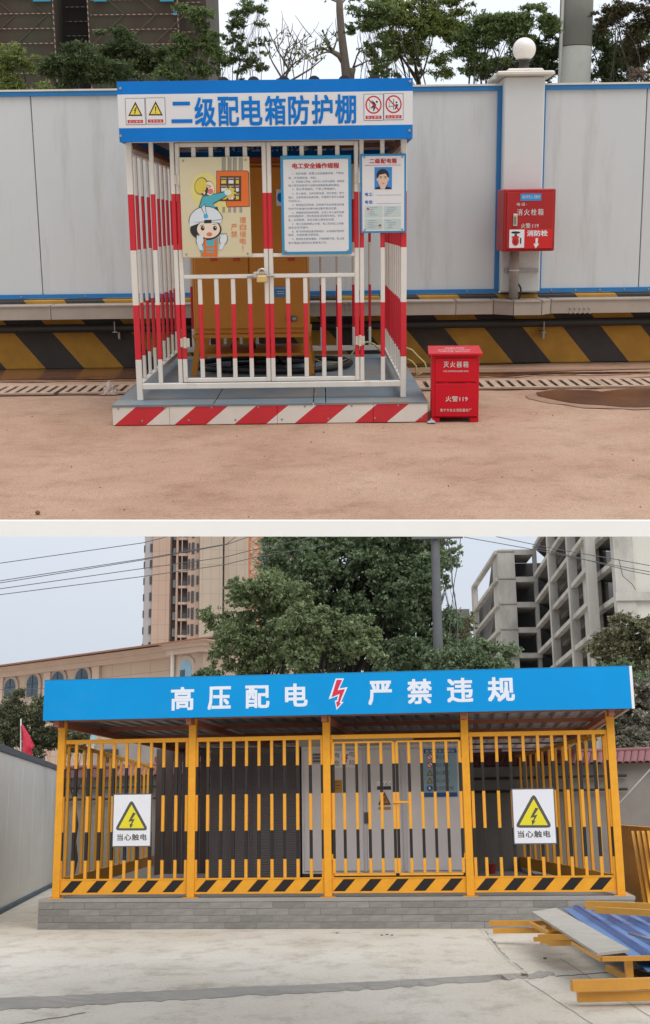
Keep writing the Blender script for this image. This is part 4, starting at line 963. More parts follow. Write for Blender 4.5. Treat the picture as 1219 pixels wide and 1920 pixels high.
# bare shrub
rg = random.Random(8); b = FU.at(520, 300, d1 + .1); b.z = -.12
t = thing('bare_shrub', 'leafless shrub of thin upright twigs above the signboard', 'shrub', b); m = MB()
ends = []
for px, py in ((505, 60), (525, 52), (545, 58), (560, 64), (575, 72), (590, 66), (600, 88), (612, 104), (498, 85), (535, 90), (580, 105), (555, 100)):
    e = FU.at(px, py, d1 + .1 + rg.uniform(-.25, .25)); s = FU.at(rg.uniform(515, 545), rg.uniform(130, 155), d1 + .1)
    limb(m, b if rg.random() < .3 else s, e, .011, .004, rg, .05, 6, 5)
    for k in range(4):
        a_ = s.lerp(e, rg.uniform(.4, .95)); limb(m, a_, a_ + Vector((rg.uniform(-.16, .16), rg.uniform(-.1, .1), rg.uniform(.05, .22))), .005, .002, rg, .08, 4, 4); ends.append(a_)
limb(m, b, FU.at(528, 150, d1 + .1), .03, .02, rg, .02); m.build('stem', BARK, t, smooth=True)
tag(leafmesh('buds', leaves([(e, .06, .06, .06) for e in ends], 220, .035, 3), LF2, t), kind='stuff')
# pollarded trunk
b = FU.at(650, 300, d1 + .3); b.z = -.12; t = thing('pollard_tree', 'grey pollarded tree trunk with a cut side stub and bare twigs', 'tree', b); m = MB(); dd = d1 + .3
m.tube([b, FU.at(650, 145, dd), FU.at(646, 110, dd), FU.at(640, 60, dd), FU.at(637, 20, dd), FU.at(636, -30, dd)], [.064, .049, .044, .039, .036, .03], 10)
m.tube([FU.at(646, 118, dd), FU.at(636, 104, dd), FU.at(622, 96, dd)], [.038, .03, .022], 8)
m.tube([FU.at(658, 190, dd), FU.at(660, 140, dd), FU.at(662, 128, dd)], [.026, .027, .03], 8)
rg = random.Random(12); te = []
for s, e in (((636, 5), (600, -12)), ((636, 10), (668, -10)), ((622, 97), (598, 88)), ((624, 95), (606, 60)), ((624, 96), (632, 62)), ((622, 98), (586, 92)), ((662, 128), (676, 90)), ((662, 128), (700, 110)), ((622, 97), (612, 78)), ((620, 97), (580, 112))):
    a_, c_ = FU.at(*s, dd), FU.at(*e, dd + rg.uniform(-.2, .2)); limb(m, a_, c_, .012, .004, rg, .1, 5, 5); te.append(c_)
    for k in range(3): q_ = a_.lerp(c_, rg.uniform(.4, 1)); limb(m, q_, q_ + Vector((rg.uniform(-.15, .15), 0, rg.uniform(-.02, .16))), .005, .002, rg, .1, 4, 4); te.append(q_)
m.build('trunk', BARK, t, smooth=True); leafmesh('leaf_tufts', leaves([(e, .05, .05, .04) for e in te], 240, .04, 6), LF1, t)
utree('thin sparse tree just right of the pollarded trunk', 700, d1 - .1, .022, [(690, 40, 22, 12), (672, 52, 14, 7), (712, 30, 22, 14), (690, 10, 26, 9), (700, 78, 16, 8), (720, 105, 20, 8), (695, 138, 18, 7)], 2000, .055, LF1, 41)
utree('full yellow-green tree above the end of the signboard', 790, d1 + .5, .045, [(780, 18, 46, 16), (745, 30, 34, 15), (820, 22, 40, 17), (800, 48, 44, 14), (750, 62, 34, 14), (850, 36, 26, 14), (842, 62, 26, 12), (815, 82, 38, 13), (770, 100, 30, 12), (725, 128, 22, 10), (855, 10, 22, 8), (800, 120, 30, 10)], 9000, .06, LF2, 42, .55, .24)
utree('darker spreading tree between the yellow-green tree and the globe lamp', 915, d1 + .2, .04, [(900, 52, 36, 13), (945, 40, 40, 12), (980, 30, 34, 9), (1010, 26, 22, 9), (930, 70, 34, 10), (885, 80, 24, 10), (880, 112, 26, 12), (920, 130, 34, 14), (965, 62, 24, 9), (1020, 52, 20, 10)], 6000, .06, LF1, 43)
utree('dense dark tree close behind the globe lamp', 1020, d1 + .8, .04, [(1010, 78, 34, 18), (1030, 110, 28, 20), (1000, 130, 34, 20), (945, 140, 30, 16), (1040, 60, 16, 14)], 5200, .06, LF3, 44)
utree('dense dark tree just right of the concrete column', 1135, d1 + .6, .045, [(1125, 84, 30, 20), (1155, 95, 34, 22), (1130, 122, 34, 20), (1175, 125, 26, 16), (1110, 140, 24, 16)], 5200, .06, LF3, 45)
utree('reddish sparse tree at the right end of the hoarding', 1185, d1 + .1, .035, [(1180, 14, 34, 12), (1140, 30, 22, 8), (1200, 36, 28, 14), (1165, 52, 26, 8), (1205, 70, 24, 12), (1230, 20, 24, 14), (1195, 104, 24, 8), (1225, 110, 22, 14), (1160, 10, 18, 7)], 3600, .055, leafmat('leaf_russet', (.03, .04, .014), (.13, .10, .045)), 46)
utree('pinkish flowering shrub behind the hoarding end', 1200, d1 - .3, .02, [(1195, 146, 24, 9), (1222, 140, 20, 10)], 900, .04, leafmat('leaf_pink', (.08, .07, .03), (.40, .30, .24)), 47)
# columns
dc = d1 + .55; c_ = FU.at(1079, 80, dc); rC = 28.0 * dc / FOC
zj = FU.at(1080, 88, dc).z
PCON = M('column_concrete', (.36, .36, .33), .85, .12, 1.8, .2, 30, dirt=(.26, .25, .24), dscale=3.5, dth=.60, stretch=(1, 1, .5))
t = thing('concrete_column', 'thick round concrete column rising behind the hoarding', 'column', (c_.x, c_.y, -.12))
MB().lathe((c_.x, c_.y, 0), [(rC * 1.02, -.12), (rC * 1.02, zj - .004)], 36).build('shaft', PCON, t, smooth=True)
MB().lathe((c_.x, c_.y, 0), [(rC * .985, zj - .003), (rC * .985, zj + .003)], 36).build('joint', M('joint_dark', (.12, .115, .105), .9, .1), t, smooth=True)
MB().lathe((c_.x, c_.y, 0), [(rC * 1.03, zj + .004), (rC * 1.03, zj + 1.3)], 36).build('shaft', PCON, t, smooth=True)
c2_ = FU.at(1045, 80, dc - .1)
t = MB().tube([(c2_.x - .02, c2_.y, -.12), (c2_.x, c2_.y, 1), (c2_.x + .06, c2_.y, zj + 1.2)], .016, 10).build('thin_pole', M('pole_pale', (.35, .34, .30), .6, .15), smooth=True)
tag(t, 'thin pale pole standing beside the concrete column', 'pole')
# ================================================================== THE LOWER YARD
CUR = FL
# ---- ground, apron, mortar
gm2, nt2, b2 = _base('yard_concrete', 0.85, 0, 0.25)
tc2 = node(nt2, 'ShaderNodeTexCoord')
def n2(sc, det=6, rgh=.6, st=None):
    n = node(nt2, 'ShaderNodeTexNoise'); n.inputs['Scale'].default_value = sc; n.inputs['Detail'].default_value = det; n.inputs['Roughness'].default_value = rgh
    if st:
        mp = node(nt2, 'ShaderNodeMapping'); mp.inputs['Scale'].default_value = st; nt2.links.new(tc2.outputs['Object'], mp.inputs[0]); nt2.links.new(mp.outputs[0], n.inputs['Vector'])
    else: nt2.links.new(tc2.outputs['Object'], n.inputs['Vector'])
    return n.outputs[0]
a1 = ramp(nt2, n2(.35, 4, .55, (1, .6, 1)), [(.3, (.55, .49, .40)), (.7, (.67, .62, .535))])
a2 = ramp(nt2, n2(1.6, 12, .76, (1, .6, 1)), [(.32, (.70, .67, .63)), (.50, (1, 1, 1)), (.8, (1.05, 1.05, 1.05))])
a3 = ramp(nt2, n2(24, 7, .7), [(.34, (.74, .73, .70)), (.46, (1, 1, 1))])
a4 = ramp(nt2, n2(.8, 10, .7), [(.56, (1, 1, 1)), (.66, (.83, .81, .78))])
nt2.links.new(mixc(nt2, 1., mixc(nt2, 1., mixc(nt2, 1., a1, a2, 'MULTIPLY'), a3, 'MULTIPLY'), a4, 'MULTIPLY'), b2.inputs['Base Color'])
bq = node(nt2, 'ShaderNodeBump'); bq.inputs['Strength'].default_value = .35; bq.inputs['Distance'].default_value = .02
nt2.links.new(n2(22, 6, .7), bq.inputs['Height']); nt2.links.new(bq.outputs[0], b2.inputs['Normal'])
m = MB(); Gn = 400.0
m.add([(-Gn, -30, 0), (Gn, -30, 0), (Gn, 700, 0), (-Gn, 700, 0)], [(0, 1, 2, 3)]); struct(m.build('ground', gm2, base=(0, 0, 0)))
zA = .05
def GA(px, py, z=zA): return FL.gd(px, py, z)
top = [GA(-120, 1757), GA(60, 1752), GA(400, 1748), GA(906, 1742)]
right = [GA(918, 1760), GA(938, 1786), GA(962, 1806), GA(985, 1822)]
bot = [GA(985, 1824), GA(700, 1841), GA(450, 1851), GA(200, 1863), GA(0, 1872), GA(-120, 1880)]
poly = top + right[:-1] + bot
m = MB(); n = len(poly); m.add(poly + [Vector((p.x, p.y, 0.001)) for p in poly], [tuple(range(n))[::-1]] + [(i, (i + 1) % n, (i + 1) % n + n, i + n) for i in range(n)])
struct(m.build('apron', gm2, base=(0, 0, 0)))
MORT = M('mortar_grey', (.33, .305, .265), .9, .25, 3, .8, 16, dirt=(.19, .185, .175), dscale=1.6, dth=.5, stretch=(.4, 1.5, 1))
m = MB(); rg = random.Random(4)
e1 = [(-120, 1879), (0, 1871), (120, 1866), (200, 1862), (330, 1856), (450, 1850), (580, 1846), (700, 1840), (850, 1832), (985, 1824), (1010, 1816), (1038, 1818)]
e2 = [(-120, 1903), (0, 1894), (120, 1888), (200, 1882), (330, 1875), (450, 1867), (580, 1861), (700, 1854), (850, 1844), (985, 1834), (1012, 1833), (1042, 1828)]
def fine(e, k=9, a=1.0):
    out = []
    for p, q in zip(e, e[1:]):
        for i in range(k): s_ = i / k; out.append((p[0] + (q[0] - p[0]) * s_, p[1] + (q[1] - p[1]) * s_ + rg.uniform(-a, a)))
    return out + [e[-1]]
A = [FL.gd(p[0], p[1], zA + .004) for p in fine(e1, 9, .9)]; B = [FL.gd(p[0], p[1], .004) for p in fine(e2, 9, 2.0)]
for p in A[-20:]: p.z = .025
m.add(A + B, [(i, i + len(A), i + 1 + len(A), i + 1) for i in range(len(A) - 1)]); struct(m.build('mortar_fillet', MORT))
m = MB(); cr = [(903, 1742), (918, 1761), (938, 1786), (962, 1807), (986, 1826)]
cr = fine(cr, 8, .3)
A = [FL.gd(p[0] - 4 + rg.uniform(-2.5, 2.5), p[1], zA + .003) for p in cr]; B = [FL.gd(p[0] + 7 + rg.uniform(-4, 4), p[1] + 2, .005) for p in cr]
m.add(A + B, [(i, i + len(A), i + 1 + len(A), i + 1) for i in range(len(A) - 1)]); struct(m.build('mortar_crack', MORT))
# slab joints: thin dark strips laid in the concrete
JNT = M('joint_line', (.20, .185, .165), .95, .25, 6)
for (a_, b_) in (((1050, 1796), (1219, 1905)), ((985, 1838), (1120, 1925)), ((160, 1898), (-60, 1935)), ((1042, 1830), (1250, 1812))):
    m = MB(); A = fine([a_, ((a_[0] + b_[0]) / 2, (a_[1] + b_[1]) / 2), b_], 10, .8)
    m.add([FL.gd(p[0], p[1], .003) for p in A] + [FL.gd(p[0] + .6, p[1] + 1.5, .003) for p in A], [(i, i + len(A), i + 1 + len(A), i + 1) for i in range(len(A) - 1)]); struct(m.build('slab_joint', JNT))
# raised slab under the pile
po = [FL.gd(*p, .05) for p in ((905, 1742), (1240, 1742), (1300, 1800), (1230, 1800), (1010, 1752), (935, 1764))]
# ---- the facade line
A0 = FL.gd(70, 1743); B0 = FL.gd(890, 1741)
pG = Plane(A0, B0 - A0, FL)                       # front face of the plinth
u0 = 0.0; u1 = pG.uz(1192, 1700)[0]
zp = pG.uz(480, 1684)[1]
pdep = 9.5
off = 0.18
pX = Plane(A0 + pG.n * off, pG.u, FL)             # plane of the front fence
def uX(px, py): return pX.uz(px, py)[0]
def zX(px, py): return pX.uz(px, py)[1]
zp = FL.gd(480, 1683, 0).z if False else zp
# rear depth from the side panels' kick plates
zk1 = zX(240, 1648)
def loc(p): d = p - pX.o; return Vector((d.dot(pX.u), d.dot(pX.n), p.z))
Lr = loc(FL.gd(291, 1603, zk1)); Rr = loc(FL.gd(945, 1600, zk1))
pu = [uX(113, 1500), uX(360.5, 1500), uX(614, 1500), uX(876, 1500), uX(1153, 1500)]
print('pavilion', A0, B0, 'zp', zp, 'posts', pu, 'rear', Lr, Rr)
# plinth: blocks proud of mortar, screed on top
CEM = M('plinth_cement', (.26, .245, .225), .9, .3, 3.0, .7, 18, dirt=(.115, .108, .10), dscale=2.0, dth=.50, stretch=(.6, .6, 2.2))
CEMB = M('plinth_cement_pale', (.285, .27, .247), .9, .3, 3.0, .7, 18, dirt=(.15, .14, .13), dscale=2.0, dth=.54, stretch=(.6, .6, 2.2))
CEMC = M('plinth_cement_dark', (.23, .218, .20), .9, .3, 3.0, .7, 18, dirt=(.10, .095, .09), dscale=2.0, dth=.48, stretch=(.6, .6, 2.2))
CAPC = M('plinth_screed', (.33, .315, .295), .9, .15, 2, .4, 20)
pl = thing('plinth', 'grey concrete block plinth carrying the orange fence', 'plinth', pG.M @ Vector((u1 / 2, 0, 0)))
MB(plane=pG).box(u0 + .005, u1 - .005, .009, pdep, .0, zp - .06).build('core', CEM, pl)
MB(plane=pG).box(u0 - .004, u1 + .004, -.004, pdep + .01, zp - .059, zp).build('screed', CAPC, pl)
hc = (zp - .062) / 4; bl = .58
rg = random.Random(2); bms = []
for k in range(4):
    bms.append(MB().cbox(.0025, bl - .0025, 0, .09, .0025, hc - .0025, .004).mesh('block', (CEM, CEMB, CEMC, CEM)[k]))
rotz = math.atan2(pG.u.y, pG.u.x)
for k in range(4):
    x = u0 - (bl / 2 if k % 2 else 0)
    while x < u1 - .02:
        a_, b_ = max(x, u0), min(x + bl, u1)
        if b_ - a_ > .05:
            o = place('block', bms[rg.randint(0, 3)], pl, pG.M @ Vector((a_, rg.uniform(-.001, .005), k * hc)), (0, 0, rotz)); o.scale.x = (b_ - a_) / bl
        x += bl
# side view of blocks on the left end
# ---- paint
YEL = (.80, .355, .025); YM = M('fence_yellow', YEL, .45, .10, 5, dirt=(.45, .20, .05), dscale=3, dth=.60, spec=.3)
BLK = (.014, .010, .009)
zrow = {r: zX(480, r) for r in (1436, 1489, 1557, 1611)}
zb_ = [zrow[r] - zp for r in (1611, 1557, 1489, 1436)]
YB = banded('fence_bands', YEL, BLK, zb_, .42, .08, dirt=(.45, .20, .05), dscale=5, dth=.68)
kX = pX.mpp(600, 1550)
zk0 = zX(480, 1675); ztop = zX(480, 1389); zbt = zX(480, 1381)
pav = thing('pavilion', 'orange steel pavilion with blue signboard and hazard-striped barred fence', 'pavilion', pX.M @ Vector(((pu[0] + pu[4]) / 2, 0, zp)))
SB0 = pX.uz(480, 1341)[1]
def zroof(): return zfb
# sign plane
pZ = Plane(A0 - pG.n * .35, pG.u, FL)
fz0, fz1 = (pZ.uz(84, 1353)[1] + pZ.uz(1186, 1326)[1]) / 2, (pZ.uz(82, 1279)[1] + pZ.uz(1184, 1246)[1]) / 2
fu0, fu1 = pZ.uz(82, 1315)[0], pZ.uz(1182, 1285)[0]
print('sign', fz0, fz1, fu0, fu1, [pZ.uz(84, 1353)[1], pZ.uz(1186, 1326)[1], pZ.uz(82, 1279)[1], pZ.uz(1184, 1246)[1]])
wpost = 14 * kX
for u in pu:
    MB(plane=pX).cbox(u - wpost / 2, u + wpost / 2, -wpost / 2, wpost / 2, zp + .013, fz0 + .02, .006).build('post', YM, pav)
    MB(plane=pX).cbox(u - wpost * 1.0, u + wpost * 1.0, -wpost, wpost, zp + .0005, zp + .012, .003).build('base_plate', YM, pav)
wbar = 5.6 * kX
def fbar(z0, z1, w): return MB().cbox(-w / 2, w / 2, -w / 2, w / 2, z0 - zp, z1 - zp, .004).mesh('fence_bar', YB)
barm = fbar(zk1 + .004, ztop, wbar); endm = fbar(zk1 + .004, ztop, wbar * 1.1)
def put(name, me, parent, pl_, u, y=0.0): return place(name, me, parent, pl_.M @ Vector((u + jit(.003), y, zp)), (jit(), jit(), math.atan2(pl_.u.y, pl_.u.x)))
KBLK = M('kick_black', BLK, .5, .15, 8)
def panel(ul, ur, bars, nstripe=5, nm='fence_panel', plane=pX, y=0.0, zlo=None, top=True):
    m = MB(plane=plane)
    m.cbox(ul, ur, y - .022, y + .022, zk0, zk1, .004)
    m.box(ul, ur, y - .028, y - .022, zk1 - .02, zk1 + .006); m.box(ul, ur, y - .028, y - .022, zk0 - .004, zk0 + .014)
    g = m.build(nm, YM, pav)
    MB(plane=plane).cbox(ul, ur, y - .03, y + .03, ztop, zbt, .004).build('top_rail', YM, g)
    for b in bars: put('bar', barm, g, plane, b, y)
    w = (ur - ul) / nstripe
    for i in range(nstripe):
        x = ul + w * (i + .04); h = zk1 - zk0
        MB(plane=plane).prism([(x, y - .0235, zk0 + .03), (x + w * .44, y - .0235, zk0 + .03), (x + w * .44 + h * .72, y - .0235, zk1 - .03), (x + h * .72, y - .0235, zk1 - .03)][::-1], (0, .001, 0)).build('stripe', KBLK, g)
    return g
hp = wpost / 2
panel(pu[0] + hp, pu[1] - hp, [uX(p, 1410) for p in (121.5, 144, 167.6, 190.8, 214.5, 238.3, 261.6, 285, 308, 331.7, 351.5)])
panel(pu[1] + hp, pu[2] - hp, [uX(p, 1410) for p in (369.5, 391, 414.8, 438.4, 461.9, 485.5, 510, 533.8, 557.9, 582, 604.5)])
panel(pu[3] + hp, pu[4] - hp, [uX(p, 1410) for p in (883.5, 904, 930.7, 956.6, 982, 1008.7, 1035.8, 1061, 1087, 1114.7, 1138.5)])
g = panel(pu[2] + hp, pu[3] - hp, [uX(p, 1410) for p in (621.0, 867.5)])
# gate leaves above the kick plate
zga, zgb = zk1 + .03, ztop - .05
gbar = fbar(zga + .04, zgb - .02, wbar * .95)
for a_, b_, bars in ((624.5, 737.2, (645.4, 668.8, 691.4, 714)), (743.8, 861, (767, 790.6, 813.5, 836.8))):
    ua, ub = uX(a_, 1410), uX(b_, 1410); m = MB(plane=pX)
    m.cbox(ua, ub, -.05, -.012, zga, zga + .04, .004).cbox(ua, ub, -.05, -.012, zgb - .03, zgb, .004).box(ua, ua + .012, -.045, -.017, zga + .01, zgb - .01).box(ub - .012, ub, -.045, -.017, zga + .01, zgb - .01)
    g = m.build('gate_leaf', YM, pav)
    for p in (a_, b_): put('bar', gbar, g, pX, uX(p, 1410), -.031)
    for p in bars: put('bar', gbar, g, pX, uX(p, 1410), -.031)
    hx = ua - .03 if a_ < 700 else ub + .03
    for r_ in (1428, 1606):
        zc_ = zX(700, r_); MB(plane=pX).lathe((hx, -.045, 0), [(.018, zc_ - .05), (.018, zc_ + .05)], 10).build('hinge', YM, g)
z_ = zX(745, 1504); MB(plane=pX).cbox(uX(737, 1504), uX(767, 1504), -.085, -.052, z_ - .018, z_ + .018, .004).build('latch', YM, g)
# side panels
BROWNY = (.42, .15, .025)
sbarm = MB().cbox(-wbar / 2, wbar / 2, -wbar / 2, wbar / 2, zk1 + .004 - zp, ztop - zp, .004).mesh('fence_bar', YM)
for up, rr, lab in ((pu[0], Lr, 0), (pu[4], Rr, 1)):
    o_ = pX.M @ Vector((up, hp, 0)); e_ = pX.M @ Vector((rr.x, rr.y, 0))
    ps = Plane(o_, e_ - o_, FL); L = (e_ - o_).length
    m = MB(plane=ps); m.cbox(0, L, -.02, .02, zk0, zk1, .004); sp_ = m.build('side_panel', YM, pav); MB(plane=ps).cbox(0, L, -.025, .025, ztop, zbt, .004).build('top_rail', YM, sp_)
    n = 17
    for i in range(n): put('bar', sbarm, sp_, ps, L * (i + .7) / n)
    MB(plane=ps).cbox(L - .05, L + .09, -.07, .07, zp, fz0 - .03, .006).build('post', M('post_brown', (.20, .07, .03), .5, .15, 5), pav)
rearL = pX.M @ Vector((Lr.x, Lr.y, 0)); rearR = pX.M @ Vector((Rr.x, Rr.y, 0))
# roof: ribbed sheet on purlins
ROOF = M('roof_sheet', (.42, .41, .42), .5, .15, 3, metal=.2)
PUR = M('purlin_red', (.36, .12, .07), .6, .15, 6)
zr = fz0 + .05
yR = max(Lr.y, Rr.y) + .6
m = MB(plane=pZ); m2 = MB(plane=pZ); x = fu0 + .05; pit = .30; prof = []
while x < fu1 - .05:
    prof += [(x, .0), (x + pit * .55, .0), (x + pit * .62, .06), (x + pit * .93, .06)]; x += pit
prof = [(min(a_, fu1 - .03), b_) for a_, b_ in prof]
def roofy(u): return yR + .55
vs = [(a_, .06, zr + .09 + b_) for a_, b_ in prof] + [(a_, roofy(a_), zr + .02 + b_) for a_, b_ in prof]; n = len(prof)
m.add(vs, [(i, i + 1, n + i + 1, n + i) for i in range(n - 1)])
vs = [(p[0], p[1], p[2] + .012) for p in vs]; m.add(vs, [(i + 1, i, n + i, n + i + 1) for i in range(n - 1)])
m.build('roof_sheet', ROOF, pav)
zpu = zr + .01
for i in range(6):
    yy = .55 + (roofy(0) - .8) * i / 5
    MB(plane=pZ).box(fu0 + .12, fu1 - .12, yy - .05, yy + .05, zpu - .05, zpu + .045 - .012 * i).build('purlin', PUR, pav)
for u in [fu0 + .06, fu1 - .06]:
    MB(plane=pZ).box(u - .03, u + .03, .10, roofy(u) - .02, zpu - .08, zpu + .06).build('roof_edge', M('edge_pale', (.42, .33, .27), .5, .15), pav)
for u in pu:
    a_ = (pX.M @ Vector((u, 0, 0)) - pZ.o); uu = a_.dot(pZ.u)
    MB(plane=pZ).box(uu - .05, uu + .05, .12, roofy(uu) - .1, zpu - .17, zpu - .052).build('rafter', PUR, pav)
# signboard
SB = M('sign_blue', (.003, .28, .66), .5, .05, .8, .12, 1.2, spec=.15, dirt=(.02, .29, .60), dscale=.7, dth=.55)
SW = M('sign_letter', (.74, .78, .86), .45, .03)
m = MB(plane=pZ); m.box(fu0, fu1, 0, .08, fz0, fz1); sg = m.build('signboard', SB, pav)
MB(plane=pZ).box(fu1 + .001, fu1 + .05, -.004, .084, fz0 - .004, fz1 + .004).build('end_trim', M('trim_white', (.78, .78, .78), .4, .03), sg)
MB(plane=pZ).box(fu0, fu1, -.003, .085, fz1 + .001, fz1 + .012).build('top_trim', M('trim_blue', (.02, .2, .40), .4, .05), sg)
m = MB(plane=pZ)
for ch, x0, x1, y0, y1 in (('高', 320.5, 364, 1288, 1332), ('压', 389.5, 433, 1287, 1331), ('配', 460, 505.5, 1285, 1328), ('电', 534.5, 577, 1281.5, 1325), ('严', 690.5, 735, 1276.5, 1322), ('禁', 763.5, 810, 1273, 1320), ('违', 838, 887, 1271, 1317), ('规', 914.5, 965, 1269.5, 1315.5)):
    m = MB(plane=pZ); m.ptext(ch, x0, y0, x1, y1, 2, 0, 0, .026); m.build('lettering', SW, sg)
zz = Z(600, 1240, .328)
bo = [(90, 98), (138, 98), (112, 155), (158, 147), (122, 232), (136, 232), (95, 278), (85, 225), (97, 222), (103, 198), (50, 217)]
bi = [(96, 106), (127, 106), (101, 166), (143, 158), (112, 238), (120, 240), (98, 264), (93, 232), (103, 230), (113, 186), (66, 206)]
m = MB(plane=pZ); m.ppoly(zz(*bo)[::-1], 2, 0); m.ppoly(zz(*bi)[::-1], 4, 1); m.build('bolt_emblem', [SW, M('bolt_red', (.62, .03, .07), .45, .05)], sg)

# ---- warning signs on the fence
def wsign(px0, py0, px1, py1, label):
    m = MB(plane=pX); y = -.07; a_, b_, z0_, z1_ = m.rect(px0, py0, px1, py1, y)
    c = pX.M @ Vector(((a_ + b_) / 2, y, z0_)); t = thing('warning_sign', label, 'sign', c, 'electric shock signs on the fence')
    m.box(a_, b_, y, y + .02, z0_, z1_); m.build('board', M('sign_edge', (.10, .10, .11), .5, .05), t)
    w, h = px1 - px0, py1 - py0; X = lambda f: px0 + w * f; Yy = lambda f: py0 + h * f
    m = MB(plane=pX); m.prect(X(.025), Yy(.02), X(.975), Yy(.98), 1.5, 0, y)
    def rtri(cx, cy, s, lay, mi, r):
        P3 = [(cx, cy - s * .56), (cx + s * .5, cy + s * .36), (cx - s * .5, cy + s * .36)]; pts = []
        for i in range(3):
            p = Vector(P3[i]); a = Vector(P3[i - 1]); b = Vector(P3[(i + 1) % 3]); da = (a - p).normalized() * r; db = (b - p).normalized() * r
            for k in range(5): t_ = k / 4; q = (p + da) * (1 - t_) ** 2 + p * 2 * t_ * (1 - t_) + (p + db) * t_ ** 2; pts.append((q.x, q.y))
        m.ppoly(pts[::-1], lay, mi, y)
    rtri(X(.49), Yy(.46), w * .88, 3, 1, w * .13); rtri(X(.49), Yy(.475), w * .66, 4.5, 2, w * .02)
    bolt(m, X(.49), Yy(.50), w * .40, 6, 1, y)
    m.ptext('当心触电', X(.12), Yy(.755), X(.88), Yy(.88), 3, 1, y, .02, 1.12)
    m.build('print', [M('ws_white', (.76, .76, .80), .4, .02), M('ws_grey', (.085, .085, .075), .5, .06), M('ws_yellow', (.76, .66, .025), .45, .04)], t)
wsign(211, 1488, 284, 1588, 'white electric shock warning sign on the fence panel by the grey hoarding')
wsign(961, 1478, 1042, 1583, 'white electric shock warning sign on the fence panel by the scrap pile')

# ---- equipment inside
GREYP = M('kiosk_grey', (.70, .67, .665), .5, .06, 1.5, .05, 20)
GREYD = M('kiosk_dark', (.105, .092, .092), .6, .12, 3)
print('deep', loc(FL.gd(700, 1640, zp))); yk = 1.2
pK2 = Plane(pX.M @ Vector((0, yk, 0)), pX.u, FL)
def uk(px, py=1520): return pK2.uz(px, py)[0]
zkt = pK2.uz(650, 1398)[1]
t = thing('switchgear_kiosk', 'pale grey switchgear kiosk with double doors inside the pavilion', 'kiosk', pK2.M @ Vector((uk(700), 0, zp)))
zkb = pK2.uz(700, 1638)[1]; MB(plane=pK2).cbox(uk(566), uk(868), 0, 2.2, zkb, zkt, .01).build('body', GREYP, t)
MB(plane=pK2).box(uk(566), uk(868), .02, 2.2, zp + .0005, zkb - .001).build('skirt', M('skirt_black', (.03, .03, .03), .6, .1), t)
doors = [(571, 616), (619, 682), (688, 752), (770, 864)]
dobj = []
for a_, b_ in doors:
    dobj.append(MB(plane=pK2).cbox(uk(a_), uk(b_), -.03, -.0005, zkb + .05, zkt - .08, .008).build('door', GREYP, t))
for px in (685, 759):
    MB(plane=pK2).box(uk(px - 3), uk(px + 3), -.045, -.0005, zkb + .04, zkt - .05).build('door_post', M('kiosk_pale', (.55, .54, .56), .45, .05), t)
m = MB(plane=pK2); m.slab(683, 1523, 691, 1544, .03, 0, -.03, .004); m.build('handle', M('handle_grey', (.10, .09, .08), .5, .1), dobj[1])
m = MB(plane=pK2); m.slab(560, 1386, 775, 1397, .12, 0, 0.0); m.build('lintel', M('lintel_beige', (.42, .37, .30), .7, .1), t)
# vent shutter left of doors
t2 = thing('vent_cabinet', 'dark ribbed transformer cabinet beside the pale kiosk', 'cabinet', pK2.M @ Vector((uk(470), 0.1, zp)))
MB(plane=pK2).box(uk(392), uk(562), .10, 2.0, zp + .03, zkt - .02).build('body', GREYD, t2)
hh = (zkt - .1 - zp - .1) / 60
lm = MB().prism([(0, 0, 0), (0, -.010, .003), (0, -.002, hh * .8)], (uk(558) - uk(396), 0, 0)).mesh('louvre', M('louvre_dark', (.11, .097, .096), .55, .1))
for i in range(60): place('louvre', lm, t2, pK2.M @ Vector((uk(396), .099, zp + .1 + hh * i)), (0, 0, math.atan2(pK2.u.y, pK2.u.x)))
for px in (430, 470, 510): MB(plane=pK2).box(uk(px - 1), uk(px + 1), .055, .062, zp + .08, zkt - .05).build('strip', GREYD, t2)
# notices on the kiosk
def notice(name, label, px0, py0, px1, py1, fn, mats):
    m = MB(plane=pK2); y = -.035; m.slab(px0, py0, px1, py1, .006, 0, y); fn(m, y - .006)
    a_, b_, z0_, z1_ = m.rect(px0, py0, px1, py1, y)
    o = m.build(name, mats, base=pK2.M @ Vector(((a_ + b_) / 2, y, z0_))); return tag(o, label, 'sign')
LG = M('notice_white', (.86, .83, .82), .5, .04); DK = M('notice_black', (.05, .045, .045), .5, .1); RD = M('notice_red', (.50, .05, .05), .5, .1)
def f1(m, y):
    for ch, x, yy in (('有', 632, 1416), ('电', 660.5, 1414), ('危', 632, 1431), ('险', 660.5, 1430)): m.ptext(ch, x - 5, yy - 5, x + 5, yy + 5, 1, 1, y, .0)
    for dx in (-2, 3): bolt(m, 646 + dx, 1422, 17, 2, 2, y)
notice('danger_notice', 'white danger notice with red bolts high on the kiosk door', 625, 1408, 671, 1439, f1, [LG, DK, RD])
